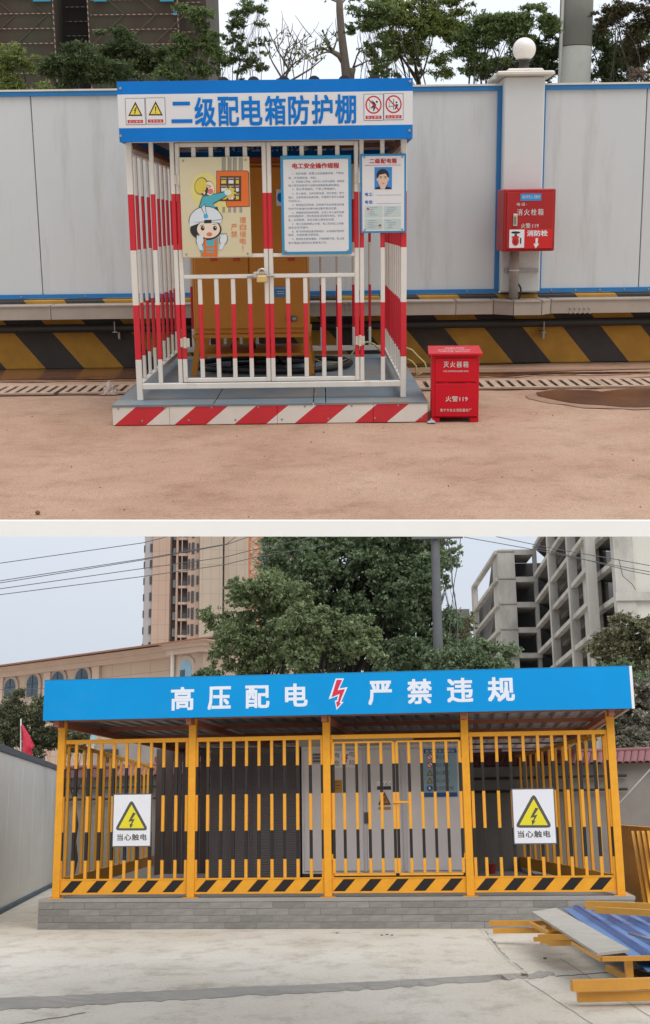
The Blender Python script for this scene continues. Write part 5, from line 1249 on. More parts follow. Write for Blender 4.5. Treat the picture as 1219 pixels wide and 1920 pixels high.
def f2(m, y):
    m.prect(794.5, 1404.5, 856, 1412, 1, 1, y); m.prect(795, 1486, 857.5, 1494, 1, 1, y); m.ptext('配电室安全须知', 798, 1405.5, 852, 1411, 2, 2, y, .0, 1.15)
    for i, (s, c) in enumerate((('禁止烟火', 3), ('闲人免入', 3), ('当心触电', 4), ('当心火灾', 4), ('必须穿防护鞋', 1))):
        yy = 1419.5 + 14.6 * i; x0 = 817; m.ptext(s, x0, yy - 4, x0 + (26 if len(s) == 4 else 34), yy + 4, 1, 5, y, .0)
        if c == 4: tri(m, 806, yy, 12, 11, 1, 5, y); tri(m, 806, yy + .8, 8, 7, 1.6, 4, y)
        else:
            m.pell(806, yy, 6, 5.6, 1, c, y)
            if c == 3: m.pell(806, yy, 4.4, 4.1, 1.6, 2, y); m.ppoly([(801.5, yy - 3), (803, yy - 4), (810.5, yy + 3), (809, yy + 4)], 2.2, 3, y)
            else: m.ppoly([(804, yy - 3), (806.5, yy - 3), (807, yy), (809, yy + 2), (804, yy + 2.4)], 2, 2, y)
notice('safety_notice', 'pale blue safety notice with pictograms on the kiosk', 794, 1404, 857.5, 1494.5, f2, [M('notice_cyan', (.28, .42, .50), .5, .05), M('notice_blue', (.02, .09, .28), .5, .06), LG, RD, M('notice_yellow', (.5, .38, .06), .5, .08), M('notice_ink', (.03, .06, .09), .5, .1)])
def f3(m, y): m.prect(627, 1466, 634, 1467.5, 1, 1, y); m.prect(627, 1472, 638, 1473.5, 1, 1, y); m.prect(627, 1478, 636, 1479, 1, 1, y)
notice('yellow_notice', 'small ochre notice on the kiosk below the danger notice', 625, 1462.5, 641.5, 1486.5, f3, [M('notice_ochre', (.48, .24, .03), .5, .08), DK])
def f4(m, y): m.ptext('小心', 708, 1466, 734, 1473, 1, 1, y, .0); m.prect(707, 1474, 733.5, 1481, 1, 1, y); m.pell(711.5, 1468, 3.5, 3, 2, 0, y)
notice('bird_notice', 'small black and white notice at eye height on the kiosk door', 706.5, 1464, 734, 1482.5, f4, [LG, DK])
m = MB(plane=pK2); y = -.036; m.ppoly([(709, 1509), (733, 1509), (721, 1485)], 4, 0, y); m.ppoly([(712.5, 1506.5), (729.5, 1506.5), (721, 1489.5)], 6, 1, y); bolt(m, 721, 1500, 10, 7, 0, y); m.prect(710, 1513, 733, 1518, 4, 2, y)
o = m.build('triangle_notice', [DK, M('notice_amber', (.50, .20, .025), .5, .08), M('notice_ochre', (.48, .24, .03))]); tag(o, 'amber warning triangle sticker on the kiosk door', 'sign')
m = MB(plane=pK2); y = -.036; m.slab(586, 1412, 603, 1432, .004, 0, y)
for i in range(3): m.prect(587, 1414 + 6 * i, 602, 1416.5 + 6 * i, 5, 1, y)
tag(m.build('name_plate', [M('plate_grey', (.40, .37, .37), .5, .05), DK]), 'small dark-lined plate on the narrow kiosk door', 'sign')
# clutter on the plinth
pb = FL.gd(921, 1638, zp + .0); t = thing('red_bucket', 'red bucket standing inside the fence by the right sign', 'bucket', pb)
MB().lathe((pb.x, pb.y, 0), [(.10, zp + .001), (.13, zp + .22), (.12, zp + .22), (.09, zp + .03)], 20).build('pail', M('pail_red', (.32, .03, .025), .45, .1), t, smooth=False)
MB().tube([(pb.x + .13 * math.cos(R(a_)), pb.y, zp + .22 + .1 * math.sin(R(a_))) for a_ in range(0, 181, 20)], .006, 6).build('handle', STEEL, t)
rg = random.Random(17); HOSE = M('hose_pale', (.45, .43, .42), .5, .1)
q = [FL.gd(p[0], p[1], zp + .03) for p in ((955, 1628), (968, 1622), (980, 1630), (990, 1634), (1003, 1640), (1020, 1641))]
tag(MB().tube(q, .02, 7).build('hose', HOSE, smooth=True), 'pale hose lying on the plinth inside the fence', 'hose')
for i, lb in enumerate(('black cable loop hanging by the side fence', 'second black cable coil behind the right sign')):
    c = FL.gd(1040 + 30 * i, 1612 - 20 * i, zp + .02); r_ = .22
    tag(MB().tube([(c.x + r_ * math.cos(R(a_)), c.y + .1 * math.sin(R(a_ * 2)), c.z + .25 + r_ * math.sin(R(a_))) for a_ in range(0, 361, 24)], .016, 7).build('cable_loop', CABLE, smooth=True), lb, 'cable')

# ---- boundary wall with tiled coping behind the pavilion
wa, wb2 = FL.at(1219, 1405, (28.0) * KS), FL.at(250, 1436, (33.5) * KS)
zw = (wa.z + wb2.z) / 2; pY = Plane(wb2, wa - wb2, FL); LW = (Vector((wa.x, wa.y, 0)) - pY.o).length
WALLM = M('render_grey', (.29, .27, .25), .9, .14, 1.2, .3, 12, dirt=(.18, .165, .155), dscale=.8, dth=.55)
TILE = M('roof_tile_red', (.21, .085, .085), .55, .18, 6)
t = thing('boundary_wall', 'grey rendered boundary wall with red tile coping behind the pavilion', 'wall', pY.M @ Vector((LW / 2, 0, 0)))
MB(plane=pY).box(-9, LW + 5, .0, .25, 0, zw - .30).build('wall', WALLM, t)
MB(plane=pY).prism([(-9, -.26, zw - .32), (-9, .12, zw - .02), (-9, .50, zw - .32)], (LW + 14, 0, 0)).build('coping', M('coping_dark', (.12, .05, .05), .8, .2), t)
tw = .17
tm = MB(); pr = [(tw / 2 * math.cos(R(a_)) * .96, .045 * math.sin(R(a_))) for a_ in range(180, -1, -30)]; pr2 = [(a_ * .82, b_ - .014) for a_, b_ in pr]
n = len(pr); P0 = [(a_, 0, b_) for a_, b_ in pr]; P1 = [(a_, .40, .315 + b_) for a_, b_ in pr]
tm.add(P0 + P1, [(i + 1, i, n + i, n + i + 1) for i in range(n - 1)]); tm.add(P0 + [(a_, 0, b_) for a_, b_ in pr2], [(i, i + 1, n + i + 1, n + i) for i in range(n - 1)]); tm.add([(a_, 0, b_) for a_, b_ in pr2] + [(a_, .4, .315 + b_) for a_, b_ in pr2], [(i, i + 1, n + i + 1, n + i) for i in range(n - 1)])
tme = tm.mesh('tile', TILE); x = -.4; i = 0
while x < LW + 3.2:
    place('tile', tme, t, pY.M @ Vector((x, -.285, zw - .315)), (0, 0, math.atan2(pY.u.y, pY.u.x))); x += tw; i += 1
rt = MB(plane=pY); rt.tube([(-9, .12, zw + .0), (LW + 5, .12, zw + .0)], .07, 10); rt.build('ridge_tile', TILE, t)
# pipes along the wall and cable lines behind the left fence
for zz_, lb in ((zw - .62, 'dark conduit along the boundary wall, the one nearer the tiles'), (zw - .95, 'dark conduit along the boundary wall, the lower one')):
    tag(MB(plane=pY).tube([(-6, -.12, zz_), (LW - .6, -.12, zz_)], .035, 8).build('wall_conduit', M('conduit', (.05, .045, .045), .6, .1)), lb, 'pipe', 'conduits along the boundary wall')
# dark shed wall behind the left half
a_, b_ = FL.at(292, 1500, (30.5) * KS), FL.at(392, 1500, (30.0) * KS)
t = thing('rear_shed', 'dark brown sheet shed wall behind the left fence panel', 'shed', (a_.x, a_.y, 0)); zs_ = FL.at(340, 1402, (30) * KS).z
for i in range(6):
    p = a_.lerp(b_, i / 6); q = a_.lerp(b_, (i + 1) / 6); MB().prism([(p.x, p.y, 0), (q.x - .02, q.y, 0), (q.x - .02, q.y, zs_), (p.x, p.y, zs_)], (0, .08, 0)).build('sheet', M('shed_brown', (.10, .07, .06), .7, .15, 4), t)
# support stay right
p0, p1 = FL.at(1153, 1515, (21.0) * KS), FL.at(1240, 1420, (23.5) * KS); tag(MB().tube([p0, p1], .014, 8).build('stay_rod', M('stay_pale', (.30, .27, .25), .5, .1), smooth=True), 'pale slanting stay rod beside the right corner post', 'rod')

# ---- grey hoarding on the left, running away from the viewer
h0 = FL.gd(-25, 1726); h1 = FL.gd(108, 1657); hd = (h1 - h0)
pL = Plane(h0, hd, FL); LH = hd.length; zh = FL.at(0, 1418, (h0.y + (h1.y - h0.y) * .16)).z
zh = pL.uz(60, 1428)[1]
t = thing('side_hoarding', 'pale grey sheet hoarding along the left side of the yard', 'fence', h0 + hd / 2)
HP = M('hoarding_pale', (.74, .75, .72), .45, .06, 1, .05, 3)
ns = 7
for i in range(-2, ns): MB(plane=pL).cbox(LH * 1.15 * i / ns + .006, LH * 1.15 * (i + 1) / ns - .006, 0, .06, .10, zh, .01).build('panel', HP, t)
MB(plane=pL).box(-LH * .32, LH * 1.15, -.03, .09, zh + .001, zh + .14).build('top_rail', M('rail_slate', (.09, .12, .15), .5, .1), t)
MB(plane=pL).box(-LH * .32, LH * 1.15, -.05, .09, .0, .099).build('bottom_rail', M('rail_blue', (.07, .13, .17), .6, .2, 3, dirt=(.2, .2, .18), dscale=2), t)
# flag
fp0, fp1 = FL.at(46, 1440, (31.0) * KS), FL.at(39, 1355, (31.0) * KS)
t = thing('red_flag', 'red pennant flag on a pale pole above the side hoarding', 'flag', Vector((fp0.x, fp0.y, zh)))
fpole0 = Vector((fp0.x, fp0.y, .5)); MB().tube([Vector((fp0.x, fp0.y, 1.0)), fp1 + Vector((0, 0, .1))], .018, 8).build('pole', M('pole_white', (.6, .58, .55), .5, .1), t, smooth=True)
m = MB(); nn = 10; vs = []
for j in range(nn + 1):
    tt = j / nn; row = 1360 + 58 * tt; xl0 = 39 + 3 * tt; wd = 3 + 26 * min(1, tt * 1.15) - (9 if tt > .72 else 0)
    for i in range(7):
        s_ = i / 6; p = FL.at(xl0 + wd * s_, row + 3 * math.sin(4 * s_), 31.0 * KS - .05); p.y += .09 * math.sin(s_ * 7 + tt * 3); vs.append(p)
m.add(vs, [(j * 7 + i, j * 7 + i + 1, (j + 1) * 7 + i + 1, (j + 1) * 7 + i) for j in range(nn) for i in range(6)]); m.build('cloth', M('flag_red', (.55, .035, .07), .7, .1, 4), t, smooth=True)

# ---- leaning panels and yellow tubes right of the pavilion
OC = M('ochre_sheet', (.84, .42, .06), .5, .1, 3)
q0, q1 = FL.gd(1162, 1684, .0), FL.gd(1240, 1722, 0)
pQ2 = Plane(q0, q1 - q0, FL); LQ = (q1 - q0).length; zq0 = pQ2.uz(1165, 1552)[1]
t = thing('ochre_screen', 'ochre sheet screen standing beside the pavilion corner', 'panel', q0)
MB(plane=pQ2).box(0, LQ, 0, .04, .02, zq0).build('sheet', OC, t)
MB(plane=pQ2).cbox(-.03, LQ, -.02, .06, zq0 + .001, zq0 + .06, .004).build('frame_rail', YM, t)
MB(plane=pQ2).cbox(-.03, LQ, -.015, -.001, zq0 - .42, zq0 - .34, .003).build('frame_rail', YM, t)
lab = ['yellow tube leaning on the ochre screen, innermost of the row', 'yellow tube leaning on the ochre screen, second from the pavilion', 'yellow tube leaning on the ochre screen, third from the pavilion', 'yellow tube leaning on the ochre screen, outermost of the row']
for i in range(4):
    px = 1192 + 10 * i; a_ = FL.gd(px + 21, 1716 + 5 * i, .03); b_ = pQ2.M @ Vector((pQ2.uz(px, 1560)[0], -.06, pQ2.uz(px, 1560)[1]))
    tag(MB().bar(a_, b_, .06, .06).build('leaning_tube', M('tube_bright', (.86, .44, .04), .45, .08, 4)), lab[i], 'tube', 'yellow tubes leaning on the screen')

# ---- scrap pile
YT = M('tube_yellow', (.62, .30, .045), .45, .1, 4, dirt=(.45, .25, .10), dscale=3, dth=.64)
def beam(label, p, q, w, h=None):
    o = MB().bar(p, q, w, h or w).build('steel_tube', YT); return tag(o, label, 'tube', 'yellow steel tubes in the scrap pile')
def GZ(px, py, z): return FL.gd(px, py, z)
hz = .09
beam('yellow square tube lying alone in front of the scrap pile, lower one', GZ(1083, 1869, hz), GZ(1290, 1865, hz), .09, .10)
beam('yellow square tube lying in front of the scrap pile, upper one', GZ(1072, 1848, .22), GZ(1290, 1841, .22), .09, .11)
beam('yellow tube poking out left under the grey board, upper one', GZ(919, 1731, .30), GZ(1080, 1731, .34), .08, .075)
beam('yellow tube poking out left under the grey board, lower one', GZ(925, 1745, .20), GZ(1060, 1744, .22), .08, .075)
for k, lb in enumerate(('yellow tube end in the bundle left of the pile, nearest the board', 'yellow tube end in the middle of the bundle left of the pile', 'yellow tube end in the bundle left of the pile, farthest from the board')): beam(lb, GZ(1003 + 13 * k, 1761 + 4 * k, .28), GZ(1085 + 5 * k, 1760 + 4 * k, .34), .06, .06)
beam('short yellow tube on top of the bundle end', GZ(1012, 1757, .38), GZ(1075, 1757, .42), .07, .07)
beam('yellow tube lying across the blue sheets near the plinth', GZ(1100, 1697, .62), GZ(1290, 1704, .62), .09, .12)
beam('second yellow tube lying across the blue sheets', GZ(1118, 1706, .58), GZ(1290, 1716, .58), .08, .09)
t = thing('tube_frame', 'welded yellow tube frame under the grey board', 'frame', GZ(1140, 1800, 0))
fp = [GZ(994, 1731, .38), GZ(1030, 1750, .38), GZ(1128, 1798, .40), GZ(1290, 1795, .40)]
for i, (a_, b_) in enumerate(((fp[0], fp[1]), (fp[1], GZ(1060, 1749, .38)), (fp[0], GZ(1030, 1730, .38)), (GZ(1075, 1768, .40), fp[2]), (fp[2], fp[3]))): MB().bar(a_, b_, .05, .05).build('frame_tube', YT, t)
for px, py in ((1178, 1798), (1028, 1733), (1260, 1796)):
    a_ = GZ(px, py, .38); MB().bar((a_.x, a_.y, .12 if px < 1100 else .02), (a_.x, a_.y, .37), .08, .08).build('leg', YT, t)
MB().bar(GZ(1140, 1815, .12), GZ(1290, 1880, .04), .07, .07).build('frame_tube', YT, t)
# grey board
def sheetq(pts, th): return [Vector(p) for p in pts]
zbd = .52
bc = [GZ(997, 1709, zbd), GZ(1043, 1702, zbd), GZ(1181, 1780, zbd - .06), GZ(1120, 1787, zbd - .06)]
m = MB(); m.add(bc + [p - Vector((0, 0, .03)) for p in bc], [(0, 1, 2, 3)[::-1], (4, 5, 6, 7), (0, 1, 5, 4), (1, 2, 6, 5), (2, 3, 7, 6), (3, 0, 4, 7)]); tag(m.build('grey_board', M('cement_board', (.40, .37, .32), .85, .12, 3, .3, 25, dirt=(.28, .26, .23), dscale=2)), 'long grey board lying on top of the scrap pile', 'board')
# blue ribbed sheets
BS = M('blue_ribbed', (.11, .23, .47), .4, .08, 3, dirt=(.20, .32, .60), dscale=2, dth=.60)
BSD = M('blue_rib', (.012, .06, .24), .4, .1)
def ribbed(label, c00, c10, c01, nrib, zoff=0.0):
    c00, c10, c01 = Vector(c00), Vector(c10), Vector(c01); eu = c10 - c00; ev = c01 - c00
    t = thing('ribbed_sheet', label, 'sheet', c00, 'blue ribbed sheets on the scrap pile'); m = MB(); prof = []
    for i in range(nrib):
        s = i / nrib; w = 1 / nrib; prof += [(s, 0), (s + w * .62, 0), (s + w * .70, .05), (s + w * .92, .05)]
    prof.append((1, 0)); n = len(prof)
    up = Vector((0, 0, 1)); A_ = [c00 + eu * a + up * (b + zoff) for a, b in prof]; B_ = [p + ev for p in A_]
    m.add(A_ + B_, [(i, i + 1, n + i + 1, n + i) for i in range(n - 1)]); A2 = [p - up * .008 for p in A_]; B2 = [p - up * .008 for p in B_]; m.add(A2 + B2, [(i + 1, i, n + i, n + i + 1) for i in range(n - 1)])
    m.build('sheet', BS, t)
    for i in range(nrib):
        s = i / nrib; w = 1 / nrib; p = c00 + eu * (s + w * .70) + up * (.0515 + zoff); q = c00 + eu * (s + w * .92) + up * (.0515 + zoff)
        MB().add([p, q, q + ev, p + ev], [(0, 1, 2, 3)]).build('rib', BSD, t)
c00 = GZ(1054, 1702, .42); c10 = GZ(1205, 1702, .42); c01 = GZ(1184, 1796, .36)
ribbed('blue ribbed steel sheet beside the grey board, uppermost', c00, GZ(1260, 1712, .42), c01, 6)
ribbed('blue ribbed steel sheet lying under the uppermost one', GZ(1075, 1703, .33), GZ(1330, 1720, .33), GZ(1215, 1822, .26), 7)
tag(MB().tube([GZ(1180, 1750, .50), GZ(1230, 1764, .48)], .018, 8).build('steel_rod', STEEL, smooth=True), 'short steel rod lying on the blue ribbed sheet', 'rod')
tag(MB().bar(GZ(1170, 1822, .08), GZ(1330, 1876, .06), .3, .05).build('plank', M('pile_plank', (.27, .13, .05), .8, .2, 4)), 'brown plank under the right side of the scrap pile', 'plank')
rg = random.Random(6); m = MB()
for px, py in ((716, 1754), (726, 1753), (735, 1754), (632, 1750), (1022, 1797)):
    p = FL.gd(px, py, .05); m.ball((p.x, p.y, .052), .028, 8, 0, 5, .5)
tag(m.build('clods', M('clod', (.13, .12, .11), .9, .2)), 'small dark clods of mortar on the apron', 'clod', kind='stuff')
# ================================================================== BEHIND THE LOWER YARD
CUR = FL
# ---- three-storey building with arched windows
STN = gridded('stone_beige', (.52, .385, .29), (.34, .25, .19), 1.6, 1.1, .035)
STN2 = gridded('stone_beige_side', (.52, .385, .29), (.34, .25, .19), 1.6, 1.1, .035)
CORN = M('cornice', (.56, .42, .34), .7, .08, 1); RTILE = M('roof_terracotta', (.26, .12, .085), .8, .12, 2)
GLZ = M('window_glass', (.045, .075, .11), .12, .3, .8, spec=.6); GLP = M('window_glass_pale', (.20, .34, .42), .12, .3, .5, spec=.6); FRM = M('window_frame', (.05, .06, .07), .5, .1); SUR = M('surround', (.42, .33, .27), .7, .05)
dcn = 60.0 * KS; P0 = FL.at(383, 1204, dcn); P1 = FL.at(0, 1250, dcn * 1.167); P2 = FL.at(437, 1241, dcn * 1.12)
zT = P0.z; pA = Plane(P0, P0 - P1, FL); pS2 = Plane(P0, P2 - P0, FL); LA = (Vector((P1.x, P1.y, 0)) - pA.o).length * 1.6
bld = thing('arched_building', 'beige three-storey building with arched windows and deep cornice', 'building', (P0.x, P0.y, 0))
zc_ = pA.uz(383, 1222)[1]; ang = math.atan2(pA.u.y, pA.u.x)
# the building's own corner block steps forward; the wall meshes use local axes so their facing joints run true
def wallpart(name, pl_, u0_, u1_, y0, y1, z0, z1, mat, par):
    o = bpy.data.objects.new(name, MB().box(u0_, u1_, y0, y1, z0, z1).mesh(name, mat)); COL.objects.link(o); o.parent = par
    o.matrix_local = Matrix.Translation(-BASE[par.name]) @ pl_.M; BASE[o.name] = BASE[par.name]; return o
uC = pA.uz(322, 1260)[0]
wallpart('wall', pA, -LA, uC, .55, 12, 0, zc_, STN, bld); wallpart('wall', pA, uC, 0, .0, 12, 0, zc_, STN, bld)
L2 = (P2 - P0).length * 2.2
wallpart('side_wall', pS2, 0.02, L2, .02, .5, 0, zc_, STN2, bld)
for k, (dz0, dz1, pr) in enumerate(((0, .30, .25), (.30, .55, .5), (.55, zT - zc_, .85))):
    MB(plane=pA).box(uC - .25, pr, -pr, 1.2, zc_ + dz0, zc_ + dz1 - .002).build('cornice', CORN, bld); MB(plane=pA).box(-LA, uC - .26 - pr * .0, .5 - pr, 1.5, zc_ + dz0, zc_ + dz1 - .002).build('cornice', CORN, bld)
    MB(plane=pS2).box(pr * .6, L2, -pr, .3, zc_ + dz0 + .004, zc_ + dz1 - .006).build('cornice', CORN, bld)
MB(plane=pA).prism([(-LA, -.6, zT + .01), (.9, -.9, zT + .01), (.3, 6, zT + 1.2), (-LA, 6, zT + 1.2)], (0, 0, .1)).build('roof', RTILE, bld)
def arched(px, wpx, top, botm, yy, glass, sub=True):
    u, zt_ = pA.uz(px, top, yy); zb = pA.uz(px, botm, yy)[1]; hw = wpx * pA.mpp(px, top, yy) / 2 * 1.0
    def arch(r, e, yo, y1, nm, mt, par):
        pts = [(u - hw - e, yo, zb - e), (u + hw + e, yo, zb - e)] + [(u + (hw + e) * math.cos(R(a_)), yo, zt_ - hw + (hw + e) * math.sin(R(a_))) for a_ in range(0, 181, 15)]
        return MB(plane=pA).prism(pts, (0, y1 - yo, 0)).build(nm, mt, par)
    wd = arch(0, .25, yy - .10, yy - .002, 'window', SUR, bld)
    arch(0, 0, yy - .115, yy - .102, 'pane', glass, wd)
    if glass is GLP: MB(plane=pA).box(u - hw + .05, u - .04, yy - .13, yy - .116, zb + .05, zt_ - hw * 1.15).build('pane', GLZ, wd)  # dark half sheet painted as the shade inside the open half of the window
    else: MB(plane=pA).box(u - .03, u + .03, yy - .14, yy - .116, zb, zt_ - .02).build('frame', FRM, wd); MB(plane=pA).box(u - hw, u + hw, yy - .14, yy - .116, zt_ - hw - .03, zt_ - hw + .03).build('frame', FRM, wd)
    MB(plane=pA).box(u - hw - .4, u + hw + .4, yy - .3, yy - .11, zb - .5, zb - .26).build('sill', SUR, wd)
arched(22, 20, 1273, 1310, .55, GLZ); arched(64, 21, 1266, 1306, .55, GLZ); arched(111, 23, 1260, 1302, .55, GLZ); arched(156, 24, 1254, 1298, .55, GLZ); arched(351, 22, 1238, 1290, .0, GLP)
for px in (4, 92, 183): u, z = pA.uz(px, 1290, .55); MB(plane=pA).box(u - .3, u + .3, .35, .549, 0, zc_ - .01).build('pilaster', SUR if False else CORN, bld)
u, z = pA.uz(327, 1260); MB(plane=pA).tube([(u, -.15, 2), (u, -.15, zc_ + .2)], .12, 8).build('downpipe', M('pipe_cream', (.6, .55, .5), .5, .05), bld)

# ---- high-rise
dt = 200.0 * KS
TB = gridded('tower_tile', (.40, .275, .205), (.27, .185, .135), 1.35, 2.75, .07); TBs = gridded('tower_tile_lit', (.40, .32, .245), (.29, .225, .17), 1.55, 2.75, .08); TG = M('tower_greyside', (.34, .31, .31), .7, .06, .3)  # TBs has the yellowish light of the right face put into its colour
tw_ = thing('tower_block', 'tall beige residential tower behind the arched building', 'building', FL.at(375, 1500, dt)); BASE[tw_.name].z = 0; tw_.matrix_world = Matrix.Translation(BASE[tw_.name])
pt = front(dt, FL); pt2 = front(dt + 6, FL)
zhi = 82.0 * KS
def tpart(nm, a_, b_, y0, y1, mt, z1=zhi): return MB().box(pt.uz(a_, 1150)[0], pt.uz(b_, 1150)[0], dt + y0, dt + y1, 0, z1).build(nm, mt, tw_)
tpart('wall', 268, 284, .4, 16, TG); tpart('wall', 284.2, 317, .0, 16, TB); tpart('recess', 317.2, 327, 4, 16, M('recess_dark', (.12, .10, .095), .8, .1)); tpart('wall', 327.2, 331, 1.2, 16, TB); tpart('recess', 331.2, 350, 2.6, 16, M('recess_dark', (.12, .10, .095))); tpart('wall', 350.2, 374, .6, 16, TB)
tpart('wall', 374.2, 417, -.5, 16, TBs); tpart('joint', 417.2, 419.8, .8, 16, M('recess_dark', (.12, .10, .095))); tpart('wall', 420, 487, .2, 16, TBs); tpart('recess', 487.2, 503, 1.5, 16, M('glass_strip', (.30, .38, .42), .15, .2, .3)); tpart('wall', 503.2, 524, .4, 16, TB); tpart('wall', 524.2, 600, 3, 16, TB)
fl = 2.75 * KS
WD = M('tower_window', (.05, .052, .06), .3, .2, 1); WG = M('tower_glass', (.42, .50, .55), .15, .2, 1); SLB = M('tower_slab', (.44, .32, .25), .7, .06)
wm = {}
def tbox(key, w, dpt, h, mt):
    if key not in wm: wm[key] = MB().box(-w / 2, w / 2, -dpt / 2, dpt / 2, 0, h).mesh(key, mt)
    return wm[key]
kT = pt.mpp(340, 1150)
def xt(px): return pt.uz(px, 1150)[0]
for f in range(8, 22):
    z = f * fl
    place('window', tbox('w1', 4.2 * kT, .3, 1.5, WD), tw_, (xt(281), dt + .35, z + .6)); place('window', tbox('w0', 2.2 * kT, .9, 1.3, WD), tw_, (xt(268), dt + .7, z + .5))
    place('window', tbox('wg', 5 * kT, .4, 1.5, WG), tw_, (xt(321), dt + 3.9, z + .5))
    place('balcony_slab', tbox('sl', 18 * kT, 1.6, .45, SLB), tw_, (xt(340.5), dt + 2.2, z)); place('balcony_post', tbox('bp', 1.6 * kT, 1.2, fl - .46, SLB), tw_, (xt(338), dt + 2.0, z + .452)); place('railing', tbox('rl', 8 * kT, .2, .9, WD), tw_, (xt(344), dt + 1.5, z + .46))
    place('window', tbox('w2', 3.4 * kT, .3, 1.7, WD), tw_, (xt(353), dt + .55, z + .5)); place('window', tbox('w3', 5 * kT, .3, 2.1, WD), tw_, (xt(360), dt + .55, z + .2)); place('window', tbox('w4', 3.8 * kT, .3, 1.6, WD), tw_, (xt(369), dt + .55, z + .5))
    place('floor_slab', tbox('fs', 14 * kT, .8, .5, SLB), tw_, (xt(495), dt + 1.2, z)); place('window', tbox('wx', 1.8 * kT, .3, 1.3, WD), tw_, (xt(418.5), dt + .7, z + .6))
# ---- lattice hoist mast
HO = M('hoist_orange', (.42, .15, .07), .6, .12, 2)
dh = 190.0 * KS; ph = front(dh, FL); x0_, x1_ = ph.uz(467, 1100)[0], ph.uz(486, 1100)[0]
t = thing('hoist_mast', 'orange lattice hoist mast standing against the tower', 'crane', ((x0_ + x1_) / 2, dh, 0))
for x in (x0_, x1_):
    for yy in (dh, dh + 1.6): MB().box(x - .13, x + .13, yy - .13, yy + .13, 0, 80).build('chord', HO, t)
me1 = MB().bar((0, 0, 0), (x1_ - x0_, 0, 1.5), .16).mesh('lacing', HO); me2 = MB().bar((x1_ - x0_, 0, 0), (0, 0, 1.5), .16).mesh('lacing', HO); me3 = MB().bar((0, 0, 0), (x1_ - x0_, 0, 0), .16).mesh('lacing', HO)
for i in range(14, 40): place('lacing', (me1, me2)[i % 2], t, (x0_, dh - .14, 1.5 * i)); place('lacing', me3, t, (x0_, dh - .14, 1.5 * i)); place('lacing', (me2, me1)[i % 2], t, (x0_, dh + 1.75, 1.5 * i))

# ---- unfinished concrete frame
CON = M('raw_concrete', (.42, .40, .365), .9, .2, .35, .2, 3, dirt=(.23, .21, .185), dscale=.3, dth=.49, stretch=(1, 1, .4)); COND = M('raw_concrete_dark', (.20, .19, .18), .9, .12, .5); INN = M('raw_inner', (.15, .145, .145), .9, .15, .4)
ub = thing('unfinished_block', 'unfinished concrete frame building with open floors and bare stairs', 'building', FL.at(1000, 1500, 120 * KS)); BASE[ub.name].z = 0; ub.matrix_world = Matrix.Translation(BASE[ub.name])
dl = 150.0 * KS; pl2 = front(dl, FL)
def X2(px): return pl2.uz(px, 1130)[0]
def Z2(py): return pl2.uz(970, py)[1]
ft = [Z2(r) for r in (1275, 1228, 1180, 1132.5, 1085, 1034)]
zfl = ft[1] - ft[0]
MB().box(X2(938), X2(969), dl, dl + 6, 0, Z2(1030)).build('shear_wall', CON, ub)
MB().box(X2(1005), X2(1011), dl, dl + 1.2, 0, Z2(1031)).build('column', CON, ub)
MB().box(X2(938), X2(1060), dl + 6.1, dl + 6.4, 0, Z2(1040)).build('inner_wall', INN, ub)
for z in ft + [ft[0] - zfl, ft[0] - 2 * zfl]:
    MB().box(X2(969) + .01, X2(1005) - .01, dl + .05, dl + 6, z - .45, z + .28).build('beam', CON, ub)
    MB().box(X2(938) - .15, X2(969), dl - .06, dl - .005, z - .1, z + .05).build('joint', COND, ub)
MB().box(X2(938) - .4, X2(1005) + .5, dl - .35, dl - .07, ft[1] - .45, ft[1] + .1).build('ledge', CON, ub)
# left flank recedes: open stair bay
Sfar = FL.at(888, 1095, dl * 1.17); Snear = FL.at(937, 1045, dl)
def lerp(a_, b_, s): return a_ + (b_ - a_) * s
for z in ft + [ft[0] - zfl]:
    MB().bar((X2(937), dl + .4, z), (Sfar.x, Sfar.y, z), .7, .5).build('beam', CON, ub)
for s in (0.93, 1.0): MB().bar((lerp(X2(937), Sfar.x, s), lerp(dl, Sfar.y, s), 0), (lerp(X2(937), Sfar.x, s), lerp(dl, Sfar.y, s), Z2(1032)), .7, .8).build('column', CON, ub)
for i, z in enumerate(ft[:-1]):
    a_, b_ = (.35, .98) if True else (0, 0)
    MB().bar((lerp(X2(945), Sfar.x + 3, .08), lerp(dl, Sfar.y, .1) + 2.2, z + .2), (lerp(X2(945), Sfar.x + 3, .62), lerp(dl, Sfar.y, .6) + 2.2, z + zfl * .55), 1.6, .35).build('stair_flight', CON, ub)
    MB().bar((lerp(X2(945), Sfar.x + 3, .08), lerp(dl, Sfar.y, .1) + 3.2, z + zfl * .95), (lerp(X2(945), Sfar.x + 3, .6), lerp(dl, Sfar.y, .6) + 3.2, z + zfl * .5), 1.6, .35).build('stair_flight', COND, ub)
ia, ib = FL.at(941, 1130, dl + 7), FL.at(891, 1130, Sfar.y + 5)
MB().prism([(ia.x, ia.y, 0), (ib.x, ib.y, 0), (ib.x, ib.y, Z2(1075)), (ia.x, ia.y, Z2(1062))], (0, .3, 0)).build('inner_wall', INN, ub)
MB().box(Sfar.x - 3.4, Sfar.x - .6, Sfar.y + 2, Sfar.y + 8, 0, FL.at(880, 1138, Sfar.y).z).build('annex_wall', COND, ub)
